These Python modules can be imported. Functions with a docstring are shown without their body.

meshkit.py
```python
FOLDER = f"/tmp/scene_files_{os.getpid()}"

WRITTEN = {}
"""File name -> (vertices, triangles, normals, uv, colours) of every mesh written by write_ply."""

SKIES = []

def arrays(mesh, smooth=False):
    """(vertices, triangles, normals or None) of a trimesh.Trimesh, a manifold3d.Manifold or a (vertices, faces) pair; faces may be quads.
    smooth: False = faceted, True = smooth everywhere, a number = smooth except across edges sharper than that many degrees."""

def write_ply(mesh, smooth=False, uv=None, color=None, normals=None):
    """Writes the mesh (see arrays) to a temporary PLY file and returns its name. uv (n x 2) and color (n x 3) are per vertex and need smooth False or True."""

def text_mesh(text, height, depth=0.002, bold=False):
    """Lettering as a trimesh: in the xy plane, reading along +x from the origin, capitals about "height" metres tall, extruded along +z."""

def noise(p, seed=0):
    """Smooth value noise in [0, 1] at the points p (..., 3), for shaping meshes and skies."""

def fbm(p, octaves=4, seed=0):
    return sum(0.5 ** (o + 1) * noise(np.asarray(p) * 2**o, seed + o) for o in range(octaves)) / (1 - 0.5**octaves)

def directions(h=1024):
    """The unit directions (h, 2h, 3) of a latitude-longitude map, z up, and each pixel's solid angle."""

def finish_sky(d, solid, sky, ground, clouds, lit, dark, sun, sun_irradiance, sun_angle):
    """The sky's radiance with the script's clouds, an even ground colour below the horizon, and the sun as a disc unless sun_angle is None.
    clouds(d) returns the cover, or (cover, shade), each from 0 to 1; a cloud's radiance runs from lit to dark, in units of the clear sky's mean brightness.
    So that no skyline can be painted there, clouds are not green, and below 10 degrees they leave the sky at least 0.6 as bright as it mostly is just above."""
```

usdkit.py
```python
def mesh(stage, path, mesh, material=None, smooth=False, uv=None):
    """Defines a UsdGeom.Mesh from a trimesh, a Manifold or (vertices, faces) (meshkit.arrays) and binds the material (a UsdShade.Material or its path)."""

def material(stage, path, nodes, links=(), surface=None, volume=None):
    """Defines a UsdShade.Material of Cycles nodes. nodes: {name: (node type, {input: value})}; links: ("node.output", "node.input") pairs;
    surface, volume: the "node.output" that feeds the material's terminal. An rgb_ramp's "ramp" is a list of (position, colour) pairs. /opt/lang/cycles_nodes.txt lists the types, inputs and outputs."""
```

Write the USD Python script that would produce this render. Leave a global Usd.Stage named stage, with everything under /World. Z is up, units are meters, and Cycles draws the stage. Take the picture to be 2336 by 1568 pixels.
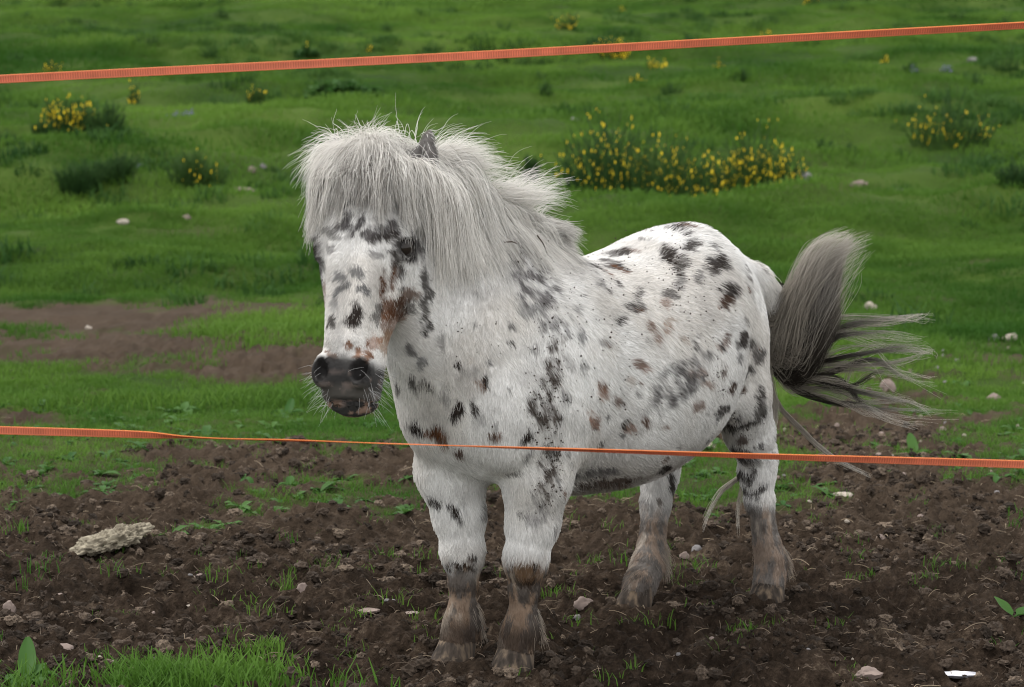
import math
import numpy as np, trimesh, usdkit, meshkit
from scipy.interpolate import PchipInterpolator
from pxr import Usd, UsdGeom, UsdLux, UsdShade, Gf, Sdf, Vt

stage = Usd.Stage.CreateInMemory()
UsdGeom.Xform.Define(stage, '/World'); UsdGeom.Scope.Define(stage, '/World/Looks')

# ---------------------------------------------------------------- camera, sky, sun, exposure
cam = UsdGeom.Camera.Define(stage, '/World/camera')
cam.CreateFocalLengthAttr(55.0); cam.CreateHorizontalApertureAttr(23.6)
cam.AddTranslateOp().Set((0, 0, 1.30)); cam.AddRotateXOp().Set(90 - 6.5)
cam.CreateFStopAttr(4.8); cam.CreateFocusDistanceAttr(5.25); cam.CreateExposureAttr(0.75)
SUN_EL, SUN_AZ = math.radians(62), math.radians(-75)         # azimuth measured from +y towards +x
sun = UsdLux.DistantLight.Define(stage, '/World/sun')
sun.CreateIntensityAttr(0.40); sun.CreateNormalizeAttr(True); sun.CreateAngleAttr(10.0); sun.CreateColorAttr((1.0, .965, .91))
sun.AddRotateZOp().Set(-math.degrees(SUN_AZ)); sun.AddRotateXOp().Set(-(90 - math.degrees(SUN_EL)))
sky = UsdLux.DomeLight.Define(stage, '/World/sky')
skym = usdkit.material(stage, '/World/Looks/sky_overcast', {
    "s": ("sky_texture", {"sky_type": "single_scattering", "sun_disc": False, "sun_elevation": SUN_EL, "sun_rotation": SUN_AZ}),
    "tc": ("texture_coordinate", {}), "n": ("noise_texture", {"scale": 2.2, "detail": 5.0, "roughness": .55}),
    "r": ("rgb_ramp", {"ramp": [(0.30, (.62, .66, .72)), (0.52, (.98, 1.0, 1.03)), (0.72, (1.35, 1.35, 1.34))]}),
    "k": ("mix_color", {"blend_type": "multiply", "fac": 1.0, "b": (10.5, 10.2, 9.8), "use_clamp": False}),
    "m": ("mix_color", {"fac": 0.88, "use_clamp": False}), "b": ("background_shader", {"strength": 0.10})},
    [("tc.generated", "n.vector"), ("n.fac", "r.fac"), ("r.color", "k.a"), ("s.color", "m.a"), ("k.result", "m.b"), ("m.result", "b.color")], surface="b.background")
UsdShade.MaterialBindingAPI.Apply(sky.GetPrim()).Bind(skym)
sky.GetPrim().SetCustomDataByKey('kind', 'structure')

# ---------------------------------------------------------------- helpers
F, CX, CY, PITCH, CAMH = 2336 / 23.6 * 55.0, 1168., 784., math.radians(6.5), 1.30
_fw = np.array([0, math.cos(PITCH), -math.sin(PITCH)]); _up = np.array([0, math.sin(PITCH), math.cos(PITCH)])
def at(px, py, Y):
    """the point at distance Y from the photographer that stands at (px, py) on a 2336 x 1568 print of the photograph"""
    d = _fw * F + np.array([1., 0, 0]) * (px - CX) + _up * (CY - py); return np.array([0, 0, CAMH]) + d * (Y / d[1])
def proj(p):
    q = np.asarray(p, float) - [0, 0, CAMH]; w = q @ _fw; return np.stack([CX + F * q[..., 0] / w, CY - F * (q @ _up) / w], -1)
def terrain(y):
    y = np.asarray(y, float); t = np.clip(y - 11, 0, 7)
    return .09 * t * t / 14 + np.maximum(y - 18, 0) * .09 
def bumps(x, y):
    p = np.stack([x, y, np.zeros_like(x)], -1)
    far = np.clip((y - 9) / 8, 0, 1)
    return far * ((meshkit.fbm(p * [.28, .5, 1], 3, 5) - .5) * .52 + (meshkit.fbm(p * [1.3, 1.7, 1], 3, 8) - .5) * .22)
def gz0(x, y):
    x = np.asarray(x, float); y = np.asarray(y, float); return terrain(y) + bumps(x, y)
def ground(px, py):
    """where the line of sight through (px, py) first meets the ground"""
    Y = np.concatenate([np.linspace(4, 12, 400), np.linspace(12, 70, 1500)])
    p = at(px, py, Y[:, None]) if False else np.array([at(px, py, v) for v in Y])
    h = p[:, 2] - gz0(p[:, 0], p[:, 1]); k = np.argmax(h < 0)
    t = h[k - 1] / (h[k - 1] - h[k]); q = p[k - 1] + t * (p[k] - p[k - 1]); q[2] = gz0(q[0], q[1]); return q
def scale_at(y): return F / (y * math.cos(PITCH))               # pixels of that print per metre

names = {}
def numbered(path):
    n = names.get(path, 0); names[path] = n + 1
    return path if n == 0 else f'{path}_{n:03d}'
def mark(prim, label=None, cat=None, group=None, kind=None):
    for k, v in (('label', label), ('category', cat), ('group', group), ('kind', kind)):
        if v: prim.SetCustomDataByKey(k, v)
    return prim
def thing(name, label, cat, loc=(0, 0, 0), rotz=0, group=None):
    x = UsdGeom.Xform.Define(stage, numbered('/World/' + name)); x.AddTranslateOp().Set(tuple(map(float, loc))); x.AddRotateZOp().Set(float(rotz))
    return mark(x.GetPrim(), label, cat, group)
def put(name, mesh, mat, parent=None, smooth=False, col=None):
    path = numbered((str(parent.GetPath()) if parent else '/World') + '/' + name)
    m = usdkit.mesh(stage, path, mesh, mat, smooth=smooth)
    if col is not None:
        UsdGeom.PrimvarsAPI(m).CreatePrimvar('coat', Sdf.ValueTypeNames.Color3fArray, 'vertex').Set(Vt.Vec3fArray.FromNumpy(np.asarray(col, np.float32)))
    return m.GetPrim()
def curves(name, pts, widths, mat, parent=None, col=None):
    """pts (n, k, 3), widths (k,) or (n, k), col (n, 3) or (n, k, 3)"""
    n, k = pts.shape[:2]; path = numbered((str(parent.GetPath()) if parent else '/World') + '/' + name)
    c = UsdGeom.BasisCurves.Define(stage, path)
    c.CreatePointsAttr(Vt.Vec3fArray.FromNumpy(pts.reshape(-1, 3).astype(np.float32))); c.CreateCurveVertexCountsAttr(Vt.IntArray.FromNumpy(np.full(n, k, np.int32)))
    c.CreateTypeAttr('linear'); c.CreateWidthsAttr(Vt.FloatArray.FromNumpy(np.broadcast_to(widths, (n, k)).ravel().astype(np.float32))); c.SetWidthsInterpolation('vertex')
    if col is not None:
        col = np.repeat(col[:, None], k, 1) if col.ndim == 2 else col
        UsdGeom.PrimvarsAPI(c).CreatePrimvar('coat', Sdf.ValueTypeNames.Color3fArray, 'vertex').Set(Vt.Vec3fArray.FromNumpy(col.reshape(-1, 3).astype(np.float32)))
    UsdShade.MaterialBindingAPI.Apply(c.GetPrim()).Bind(mat); return c.GetPrim()
def instancer(name, protos, mat, pos, quat, scl, idx, kind='stuff', label=None):
    path = numbered('/World/' + name); pi = UsdGeom.PointInstancer.Define(stage, path)
    paths = []
    for i, m in enumerate(protos):
        p = f'{path}/{name}_form_{i:03d}'; usdkit.mesh(stage, p, m, mat[i] if isinstance(mat, list) else mat); paths.append(p)
    pi.CreatePrototypesRel().SetTargets([Sdf.Path(p) for p in paths])
    pi.CreatePositionsAttr(Vt.Vec3fArray.FromNumpy(np.asarray(pos, np.float32))); pi.CreateScalesAttr(Vt.Vec3fArray.FromNumpy(np.asarray(scl, np.float32)))
    pi.CreateProtoIndicesAttr(Vt.IntArray.FromNumpy(np.asarray(idx, np.int32)))
    pi.CreateOrientationsAttr(Vt.QuathArray([Gf.Quath(float(q[0]), float(q[1]), float(q[2]), float(q[3])) for q in quat]))
    return mark(pi.GetPrim(), label, None, None, kind)
def quat_zn(ang, nrm=None):
    """turn about z by ang, then tilt z onto nrm"""
    q = np.stack([np.cos(ang / 2), 0 * ang, 0 * ang, np.sin(ang / 2)], 1)
    if nrm is None: return q
    h = nrm + [0, 0, 1.]; h /= np.linalg.norm(h, axis=1, keepdims=True)
    a = np.stack([h[:, 2], -h[:, 1], h[:, 0], 0 * ang], 1)       # rotation z -> nrm
    w1, x1, y1, z1 = a.T; w2, x2, y2, z2 = q.T
    return np.stack([w1*w2-x1*x2-y1*y2-z1*z2, w1*x2+x1*w2+y1*z2-z1*y2, w1*y2-x1*z2+y1*w2+z1*x2, w1*z2+x1*y2-y1*x2+z1*w2], 1)
rng = np.random.default_rng(7)

# ---------------------------------------------------------------- materials
def mat(name, nodes, links, surface='p.BSDF'): return usdkit.material(stage, '/World/Looks/' + name, nodes, links, surface=surface)
def hair_mat(name, rough=.55, spec=.35, trans=.25):
    return mat(name, {"a": ("attribute", {"attribute": "coat"}), "p": ("principled_bsdf", {"roughness": rough, "specular_ior_level": spec}), "t": ("translucent_bsdf", {}), "m": ("mix_closure", {"fac": trans})},
               [("a.color", "p.base_color"), ("a.color", "t.color"), ("p.BSDF", "m.closure1"), ("t.BSDF", "m.closure2")], 'm.closure')
M_hair = hair_mat('pony_hair', .65, .12, .25); M_mane = hair_mat('long_hair', .5, .2, .3)
M_skin = mat('pony_skin', {"a": ("attribute", {"attribute": "coat"}), "p": ("principled_bsdf", {"roughness": .6, "specular_ior_level": .15}),
    "g": ("texture_coordinate", {}), "n": ("noise_texture", {"scale": 160.0, "detail": 4.0}), "b": ("bump", {"strength": .35, "distance": .003})},
    [("a.color", "p.base_color"), ("g.object", "n.vector"), ("n.fac", "b.height"), ("b.normal", "p.normal")])
def plain(name, col, rough=.6, var=.25, scale=30., spec=.4, bump=0., dark=None):
    c = np.array(col); lo = c * (1 - var) if dark is None else np.array(dark); hi = c * (1 + var)
    return mat(name, {"g": ("texture_coordinate", {}), "n": ("noise_texture", {"scale": scale, "detail": 5.0, "roughness": .6}), "r": ("rgb_ramp", {"ramp": [(.3, tuple(lo)), (.68, tuple(hi))]}),
        "b": ("bump", {"strength": bump, "distance": .01}), "p": ("principled_bsdf", {"roughness": rough, "specular_ior_level": spec})},
        [("g.object", "n.vector"), ("n.fac", "r.fac"), ("r.color", "p.base_color"), ("n.fac", "b.height")] + ([("b.normal", "p.normal")] if bump else []))
def leafy(name, dark, light, wscale=.35, trans=.35, rough=.5, tips=None):
    """green blades or leaves: the tone drifts over the field and from blade to blade"""
    return mat(name, {"g": ("geometry", {}), "n": ("noise_texture", {"scale": wscale, "detail": 4.0, "roughness": .6}), "n2": ("noise_texture", {"scale": wscale * .28, "detail": 3.0}), "nm": ("math", {"math_type": "multiply_add", "value2": .45}), "nh": ("math", {"math_type": "multiply", "value2": .55}), "mr": ("map_range", {"from_min": .39, "from_max": .61, "to_min": 0.0, "to_max": .65, "clamp": True}),
        "k": ("math", {"math_type": "multiply_add", "value2": .38}), "r": ("rgb_ramp", {"ramp": [(0, dark), (.8, light), (1, tips or light)]}),
        "p": ("principled_bsdf", {"roughness": rough, "specular_ior_level": .10}), "t": ("translucent_bsdf", {}), "m": ("mix_closure", {"fac": trans})},
        [("g.position", "n.vector"), ("g.position", "n2.vector"), ("n2.fac", "nm.value1"), ("n.fac", "nh.value1"), ("nh.value", "nm.value3"), ("nm.value", "mr.value"), ("g.random_per_island", "k.value1"), ("mr.result", "k.value3"), ("k.value", "r.fac"), ("r.color", "p.base_color"), ("r.color", "t.color"), ("p.BSDF", "m.closure1"), ("t.BSDF", "m.closure2")], 'm.closure')
M_grass = leafy('meadow_grass', (.026, .078, .009), (.122, .218, .032), .55, .35, .75, (.21, .26, .06))
M_rough = leafy('rough_grass', (.014, .046, .010), (.062, .130, .026), .8, .3, .8, (.12, .17, .05))
M_sprout = leafy('fresh_grass', (.034, .096, .012), (.112, .205, .032), 1.2, .35, .7)
M_dock = leafy('dock_leaf', (.026, .080, .016), (.075, .155, .036), 2.0, .3, .55)
M_rush = leafy('dark_stems', (.014, .042, .010), (.045, .095, .020), 1.0, .2)
M_broom = leafy('broom_stems', (.012, .036, .010), (.045, .088, .020), 1.0, .2)
M_petal = plain('yellow_petals', (.80, .58, .012), .5, .15, 9.)
M_purple = plain('purple_petals', (.19, .17, .34), .6, .25, 9.)
M_stone_grey = plain('grey_stone', (.17, .16, .16), .85, .3, 12., .3, .5)
M_stone_pink = plain('pinkish_stone', (.20, .155, .135), .85, .3, 14., .3, .5)
M_stone_pale = plain('pale_stone', (.32, .28, .235), .85, .25, 14., .3, .4)
M_clod = mat('soil_clods', {"o": ("object_info", {}), "g": ("texture_coordinate", {}), "n": ("noise_texture", {"scale": 3.0, "detail": 4.0}), "k": ("math", {"math_type": "multiply_add", "value2": .55}), "q": ("math", {"math_type": "multiply", "value2": .62}),
    "r": ("rgb_ramp", {"ramp": [(.1, (.010, .0075, .0055)), (.5, (.030, .022, .016)), (.78, (.060, .045, .034)), (.92, (.15, .115, .085))]}), "p": ("principled_bsdf", {"roughness": .95, "specular_ior_level": .15})},
    [("g.object", "n.vector"), ("o.random", "q.value1"), ("q.value", "k.value3"), ("n.fac", "k.value1"), ("k.value", "r.fac"), ("r.color", "p.base_color")])
M_fleck = plain('dried_mud', (.035, .026, .02), .95, .4, 40.)
M_fibre = plain('soil_fibres', (.11, .082, .058), .9, .6, 3.)
M_straw = plain('straw', (.22, .17, .115), .8, .6, 3.)
M_lump = plain('pale_fibrous_clump', (.235, .21, .16), .95, .4, 40., .1, .8, (.06, .048, .034))
M_white = plain('white_scrap', (.50, .50, .54), .45, .1, 40., .5)
M_hoof = mat('hoof_horn', {"g": ("texture_coordinate", {}), "v": ("mapping", {"scale": (70., 70., 5.)}), "n": ("noise_texture", {"scale": 1.0, "detail": 3.0}), "r": ("rgb_ramp", {"ramp": [(.36, (.024, .019, .015)), (.5, (.050, .039, .031)), (.68, (.15, .112, .078))]}),
    "b": ("bump", {"strength": .4, "distance": .004}), "p": ("principled_bsdf", {"roughness": .8, "specular_ior_level": .15})},
    [("g.object", "v.vector"), ("v.vector", "n.vector"), ("n.fac", "r.fac"), ("r.color", "p.base_color"), ("n.fac", "b.height"), ("b.normal", "p.normal")])
M_eye = mat('dark_eye', {"p": ("principled_bsdf", {"base_color": (.008, .006, .005), "roughness": .05, "specular_ior_level": .3})}, [])
M_tape = mat('orange_tape', {"a": ("attribute", {"attribute": "coat"}), "p": ("principled_bsdf", {"roughness": .5, "specular_ior_level": .3}), "t": ("translucent_bsdf", {}), "m": ("mix_closure", {"fac": .2})},
    [("a.color", "p.base_color"), ("a.color", "t.color"), ("p.BSDF", "m.closure1"), ("t.BSDF", "m.closure2")], 'm.closure')
M_twig = plain('dry_twig', (.05, .035, .025), .8, .4, 60.)

# ---------------------------------------------------------------- pony: skeleton, implicit body
PO = np.array([0.22, 5.44, 0.0]); PHX = np.array([-0.650, -0.760, 0.0]); PHX /= np.linalg.norm(PHX)
PHY = np.array([-PHX[1], PHX[0], 0.0]) * 1.0
PHY = np.array([-PHX[1], PHX[0], 0.0]); PHZ = np.array([0, 0, 1.0])
PM = np.stack([PHX, PHY, PHZ])                      # rows: pony axes in world
def to_local(w): return (np.asarray(w, float) - PO) @ PM.T
def to_world(l): return np.asarray(l, float) @ PM + PO
def dirl(w): return np.asarray(w, float) @ PM.T

def head_frame():
    th, ph = np.radians(19), np.radians(67)
    g = np.array([-np.sin(th), -np.cos(th), 0]); z = np.array([0, 0, 1.0])
    a = g * np.cos(ph) - z * np.sin(ph); n = g * np.sin(ph) + z * np.cos(ph); s = np.array([-g[1], g[0], 0])
    roll = np.radians(1.5); a, s = a * np.cos(roll) + s * np.sin(roll), s * np.cos(roll) - a * np.sin(roll)
    return dirl(a), dirl(s), dirl(n)
HA, HS, HN = head_frame(); HR = np.stack([HA, HS, HN])
HO = to_local(at(833, 392, 4.93))
def hp(u, s, n): return HO + u * HA + s * HS + n * HN

def smin(a, b, k):
    h = np.clip(0.5 + 0.5 * (b - a) / k, 0, 1)
    return b + (a - b) * h - k * h * (1 - h)
def smax(a, b, k): return -smin(-a, -b, k)
def rc(P, a, b, ra, rb):
    a = np.asarray(a, float); ba = np.asarray(b, float) - a
    h = np.clip(((P - a) @ ba) / (ba @ ba), 0, 1)
    return np.linalg.norm(P - a - h[:, None] * ba, axis=1) - (ra + (rb - ra) * h)
def el(P, c, r, R=None):
    q = P - np.asarray(c)
    if R is not None: q = q @ R.T
    r = np.asarray(r, float)
    k0 = np.linalg.norm(q / r, axis=1); k1 = np.linalg.norm(q / r**2, axis=1) + 1e-9
    return k0 * (k0 - 1) / k1
def chain(P, pts, k=0.012):
    d = None
    for (p, ra), (q, rb) in zip(pts[:-1], pts[1:]):
        e = rc(P, p, q, ra, rb); d = e if d is None else smin(d, e, k)
    return d
def loft(u, y, z, st, e=2.05):
    """st rows: u, z low, z high, half width."""
    st = np.array(st); f = [PchipInterpolator(st[:, 0], st[:, i]) for i in (1, 2, 3)]
    uu = np.clip(u, st[0, 0], st[-1, 0]); lo, hi, w = f[0](uu), f[1](uu), f[2](uu)
    h = (hi - lo) / 2; c = (hi + lo) / 2
    r = (np.abs(y / w)**e + np.abs((z - c) / h)**e)**(1 / e)
    d = (r - 1) * np.minimum(w, h)
    over = np.maximum(st[0, 0] - u, u - st[-1, 0])
    return np.where(over > 0, np.sqrt(np.maximum(d, 0)**2 + np.maximum(over, 0)**2), d)

TORSO = [(-.535, .60, .655, .02), (-.525, .575, .70, .06), (-.505, .55, .76, .075), (-.46, .52, .845, .118), (-.39, .49, .905, .148), (-.30, .44, .940, .190), (-.21, .39, .932, .230),
         (-.10, .362, .903, .253), (.02, .352, .882, .256), (.16, .360, .872, .230), (.30, .395, .885, .192), (.40, .42, .86, .175),
         (.47, .46, .78, .13), (.51, .50, .72, .08), (.525, .55, .66, .02)]
HEAD = [(-.045, -.11, -.05, .02), (-.03, -.15, -.012, .065), (.0, -.185, .008, .088), (.06, -.205, .020, .100), (.12, -.215, .022, .103), (.17, -.215, .014, .099), (.23, -.19, .006, .080),
        (.29, -.158, .002, .066), (.34, -.136, .000, .060), (.39, -.128, .000, .063), (.43, -.126, -.006, .063), (.455, -.122, -.020, .061), (.475, -.114, -.042, .055), (.488, -.10, -.064, .034), (.493, -.09, -.078, .012)]
LEGS = {
 'lf': [((.36, .10, .56), .105), ((.38, .105, .43), .074), ((.385, .098, .33), .055), ((.393, .092, .262), .042), ((.394, .088, .235), .041), ((.392, .080, .19), .031), ((.389, .073, .12), .029), ((.390, .070, .092), .038), ((.398, .066, .06), .036), ((.402, .064, .04), .038)],
 'rf': [((.40, -.105, .56), .105), ((.425, -.10, .43), .078), ((.424, -.080, .33), .055), ((.421, -.070, .262), .041), ((.422, -.068, .235), .040), ((.424, -.069, .19), .030), ((.424, -.070, .12), .029), ((.426, -.071, .092), .037), ((.436, -.073, .06), .035), ((.440, -.073, .04), .037)],
 'lh': [((-.35, .088, .66), .090), ((-.365, .105, .54), .078), ((-.452, .082, .43), .058), ((-.512, .066, .36), .043), ((-.512, .064, .325), .042), ((-.515, .070, .25), .033), ((-.526, .088, .14), .031), ((-.533, .096, .098), .038), ((-.520, .100, .06), .035), ((-.512, .102, .045), .037)],
 'rh': [((-.34, -.088, .66), .095), ((-.32, -.135, .53), .090), ((-.36, -.135, .43), .060), ((-.388, -.140, .345), .046), ((-.382, -.138, .31), .044), ((-.358, -.130, .24), .034), ((-.325, -.116, .14), .032), ((-.300, -.108, .10), .039), ((-.258, -.098, .065), .037), ((-.243, -.095, .045), .038)]}
EARS = {1: dict(b=(-.008, .080, -.070), t=(-.120, .100, -.080)), -1: dict(b=(-.008, -.084, -.070), t=(-.112, -.112, -.080))}
EYE = {1: (.150, .088, -.042), -1: (.150, -.088, -.042)}

DOCK = to_local(np.array([at(1715, 648, 5.93), at(1766, 690, 5.98), at(1772, 745, 5.99)]))
def sdf(P):
    x, y, z = P.T
    d = loft(x, y, z, TORSO)
    d = smin(d, el(P, (.41, 0, .645), (.178, .158, .20)), .06)
    d = smin(d, el(P, (.47, .085, .585), (.10, .085, .13)), .05)          # breast muscles
    d = smin(d, el(P, (.47, -.085, .585), (.10, .085, .13)), .05)
    d = smin(d, el(P, (.31, .115, .63), (.12, .10, .18)), .06)             # shoulders
    d = smin(d, el(P, (.31, -.115, .63), (.12, .10, .18)), .06)
    for k, pts in LEGS.items():
        d = smin(d, chain(P, pts[1:] if k in () else pts, .018), .028)
    for k in ('lf', 'rf'):                                                # knees and elbows
        kx, ky, kz = LEGS[k][3][0]; d = smin(d, el(P, (kx + .012, ky, kz - .004), (.036, .038, .044)), .024)
    for k in ('lh', 'rh'):                                                # point of the hock
        hx, hy, hz = LEGS[k][3][0]; d = smin(d, rc(P, (hx - .012, hy, hz + .02), (hx - .03, hy, hz + .035), .026, .018), .03)
    hips = smin(el(P, (-.315, .078, .665), (.148, .094, .175)), el(P, (-.315, -.078, .665), (.148, .094, .175)), .03)
    d = smin(d, hips, .032)
    d = smin(d, chain(P, [((-.42, 0, .82), .062), (tuple(DOCK[0]), .046), (tuple(DOCK[1]), .034), (tuple(DOCK[2]), .018)], .02), .035)   # dock
    # neck
    nk = chain(P, [((.24, 0, .80), .10), ((.38, -.015, .905), .072), ((.55, -.05, 1.005), .060), (tuple(hp(.01, 0, -.09)), .07)], .05)
    nk = smin(nk, chain(P, [((.34, 0, .70), .17), ((.47, -.02, .79), .145), ((.575, -.045, .895), .11), (tuple(hp(.04, 0, -.17)), .078)], .05), .07)
    nk = smin(nk, chain(P, [((.42, -.01, .62), .13), ((.535, -.04, .76), .105), ((.585, -.045, .84), .085)], .06), .07)
    d = smin(d, nk, .10)
    # head
    q = (P - HO) @ HR.T; u, s, n = q.T
    h = loft(u, s, n, HEAD, 2.3)
    for sg in (1, -1):
        h = smin(h, el(P, hp(.165, sg * .062, -.135), (.100, .040, .080), HR), .025)         # cheek
        ex, es, en = EYE[sg]
        h = smin(h, el(P, hp(ex - .004, sg * .085, en + .004), (.036, .024, .034), HR), .018)   # eye socket bulge
        h = smin(h, rc(P, hp(ex - .034, sg * .075, -.012), hp(ex - .020, sg * .099, -.030), .014, .011), .018)  # brow
        h = smin(h, rc(P, hp(.19, sg * .082, -.06), hp(.29, sg * .056, -.065), .010, .012), .02)     # facial crest
        h = smin(h, el(P, hp(.424, sg * .041, -.014), (.036, .025, .026), HR), .018)         # nostril wing
        h = smin(h, rc(P, hp(.10, sg * .04, .0), hp(.36, sg * .026, -.008), .02, .016), .02)
    h = smin(h, el(P, hp(.468, 0, -.092), (.030, .046, .030), HR), .018)                    # chin
    for sg in (1, -1):
        nose = el(P, hp(.427, sg * .043, .012), (.026, .018, .028), np.stack([HA * .90 - sg * HS * .42, HS * .90 + sg * HA * .42, HN]))
        h = smax(h, -nose, .007)
        ex, es, en = EYE[sg]
        op = el(P, hp(ex + .003, sg * .112, en + .010), (.0175, .030, .029), HR)
        h = smax(h, -op, .005)
    mouth = np.maximum(np.abs(u - .476 - .5 * np.minimum(n + .075, 0)) - .0022, np.maximum(n + .02, -(n + .125)))
    h = smax(h, -mouth, .005)
    for sg, e in EARS.items():
        b, t = hp(*e['b']), hp(*e['t']); m = b + .45 * (t - b) + sg * HS * .006
        ear = chain(P, [(b, .022), (m, .024), (t, .006)], .012)
        cup = el(P, m + .026 * HN - sg * .004 * HS + .001 * HA, (.048, .0165, .026), HR)
        h = smin(h, smax(ear, -cup, .006), .016)
    return smin(d, h, .014)

def grad(P, e=.002):
    g = np.stack([sdf(P + e * d) - sdf(P - e * d) for d in np.eye(3)], 1)
    return g / (np.linalg.norm(g, axis=1, keepdims=True) + 1e-9)

def body_mesh(cell=.008):
    lo, hi = np.array([-.84, -.36, -.01]), np.array([1.02, .36, 1.20])
    B = 8; n = (np.ceil((hi - lo) / cell / B).astype(int)) * B
    cs = cell * B
    gc = np.stack(np.meshgrid(*[lo[i] + cs * (np.arange(n[i] // B) + .5) for i in range(3)], indexing='ij'), -1)
    dc = sdf(gc.reshape(-1, 3)).reshape(gc.shape[:3])
    D = np.repeat(np.repeat(np.repeat(dc, B, 0), B, 1), B, 2).astype(np.float64)
    near = np.argwhere(np.abs(dc) < cs * 1.35 + .012)
    o = np.stack(np.meshgrid(*[np.arange(B)] * 3, indexing='ij'), -1).reshape(-1, 3)
    idx = (near[:, None] * B + o[None]).reshape(-1, 3)
    for c in np.array_split(idx, max(1, len(idx) // 400000)):
        D[c[:, 0], c[:, 1], c[:, 2]] = sdf(lo + cell * c + 0.0)
    # note: coarse samples sit at block centres, fine ones at lo + cell * index
    S = D < 0
    cells = np.zeros(np.array(D.shape) - 1, int); acc = np.zeros(cells.shape + (3,)); cnt = np.zeros(cells.shape)
    nx, ny, nz = cells.shape
    def sub(A, a, b, c): return A[a:a + nx, b:b + ny, c:c + nz]
    for ax in range(3):
        for o1 in (0, 1):
            for o2 in (0, 1):
                a = [0, 0, 0]; oth = [i for i in range(3) if i != ax]; a[oth[0]], a[oth[1]] = o1, o2
                b = list(a); b[ax] = 1
                s0, s1 = sub(S, *a), sub(S, *b); m = s0 != s1
                w = np.argwhere(m); d0 = sub(D, *a)[m]; d1 = sub(D, *b)[m]; t = d0 / (d0 - d1)
                p = w + np.array(a, float); p[:, ax] += t
                acc[w[:, 0], w[:, 1], w[:, 2]] += p; cnt[w[:, 0], w[:, 1], w[:, 2]] += 1
    act = cnt > 0; ids = np.full(cells.shape, -1); ids[act] = np.arange(act.sum())
    V = lo + cell * acc[act] / cnt[act][:, None]
    F = []
    for ax in range(3):
        o1, o2 = [(1, 2), (2, 0), (0, 1)][ax]
        sl0 = [slice(0, None)] * 3; sl0[ax] = slice(0, -1); sl1 = [slice(0, None)] * 3; sl1[ax] = slice(1, None)
        s0, s1 = S[tuple(sl0)], S[tuple(sl1)]; w = np.argwhere(s0 != s1)
        ok = (w[:, o1] > 0) & (w[:, o2] > 0) & (w[:, o1] < cells.shape[o1]) & (w[:, o2] < cells.shape[o2]); w = w[ok]
        ins = s0[w[:, 0], w[:, 1], w[:, 2]]
        def cid(d1, d2):
            q = w.copy(); q[:, o1] -= d1; q[:, o2] -= d2; return ids[q[:, 0], q[:, 1], q[:, 2]]
        quad = np.stack([cid(1, 1), cid(0, 1), cid(0, 0), cid(1, 0)], 1)
        quad = np.where(ins[:, None], quad, quad[:, ::-1]); F.append(quad)
    F = np.concatenate(F); F = F[(F >= 0).all(1)]
    T = np.vstack([F[:, [0, 1, 2]], F[:, [0, 2, 3]]])
    for _ in range(2):
        V = V - grad(V) * np.clip(sdf(V), -.004, .004)[:, None] * .8
    return V, T

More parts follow.
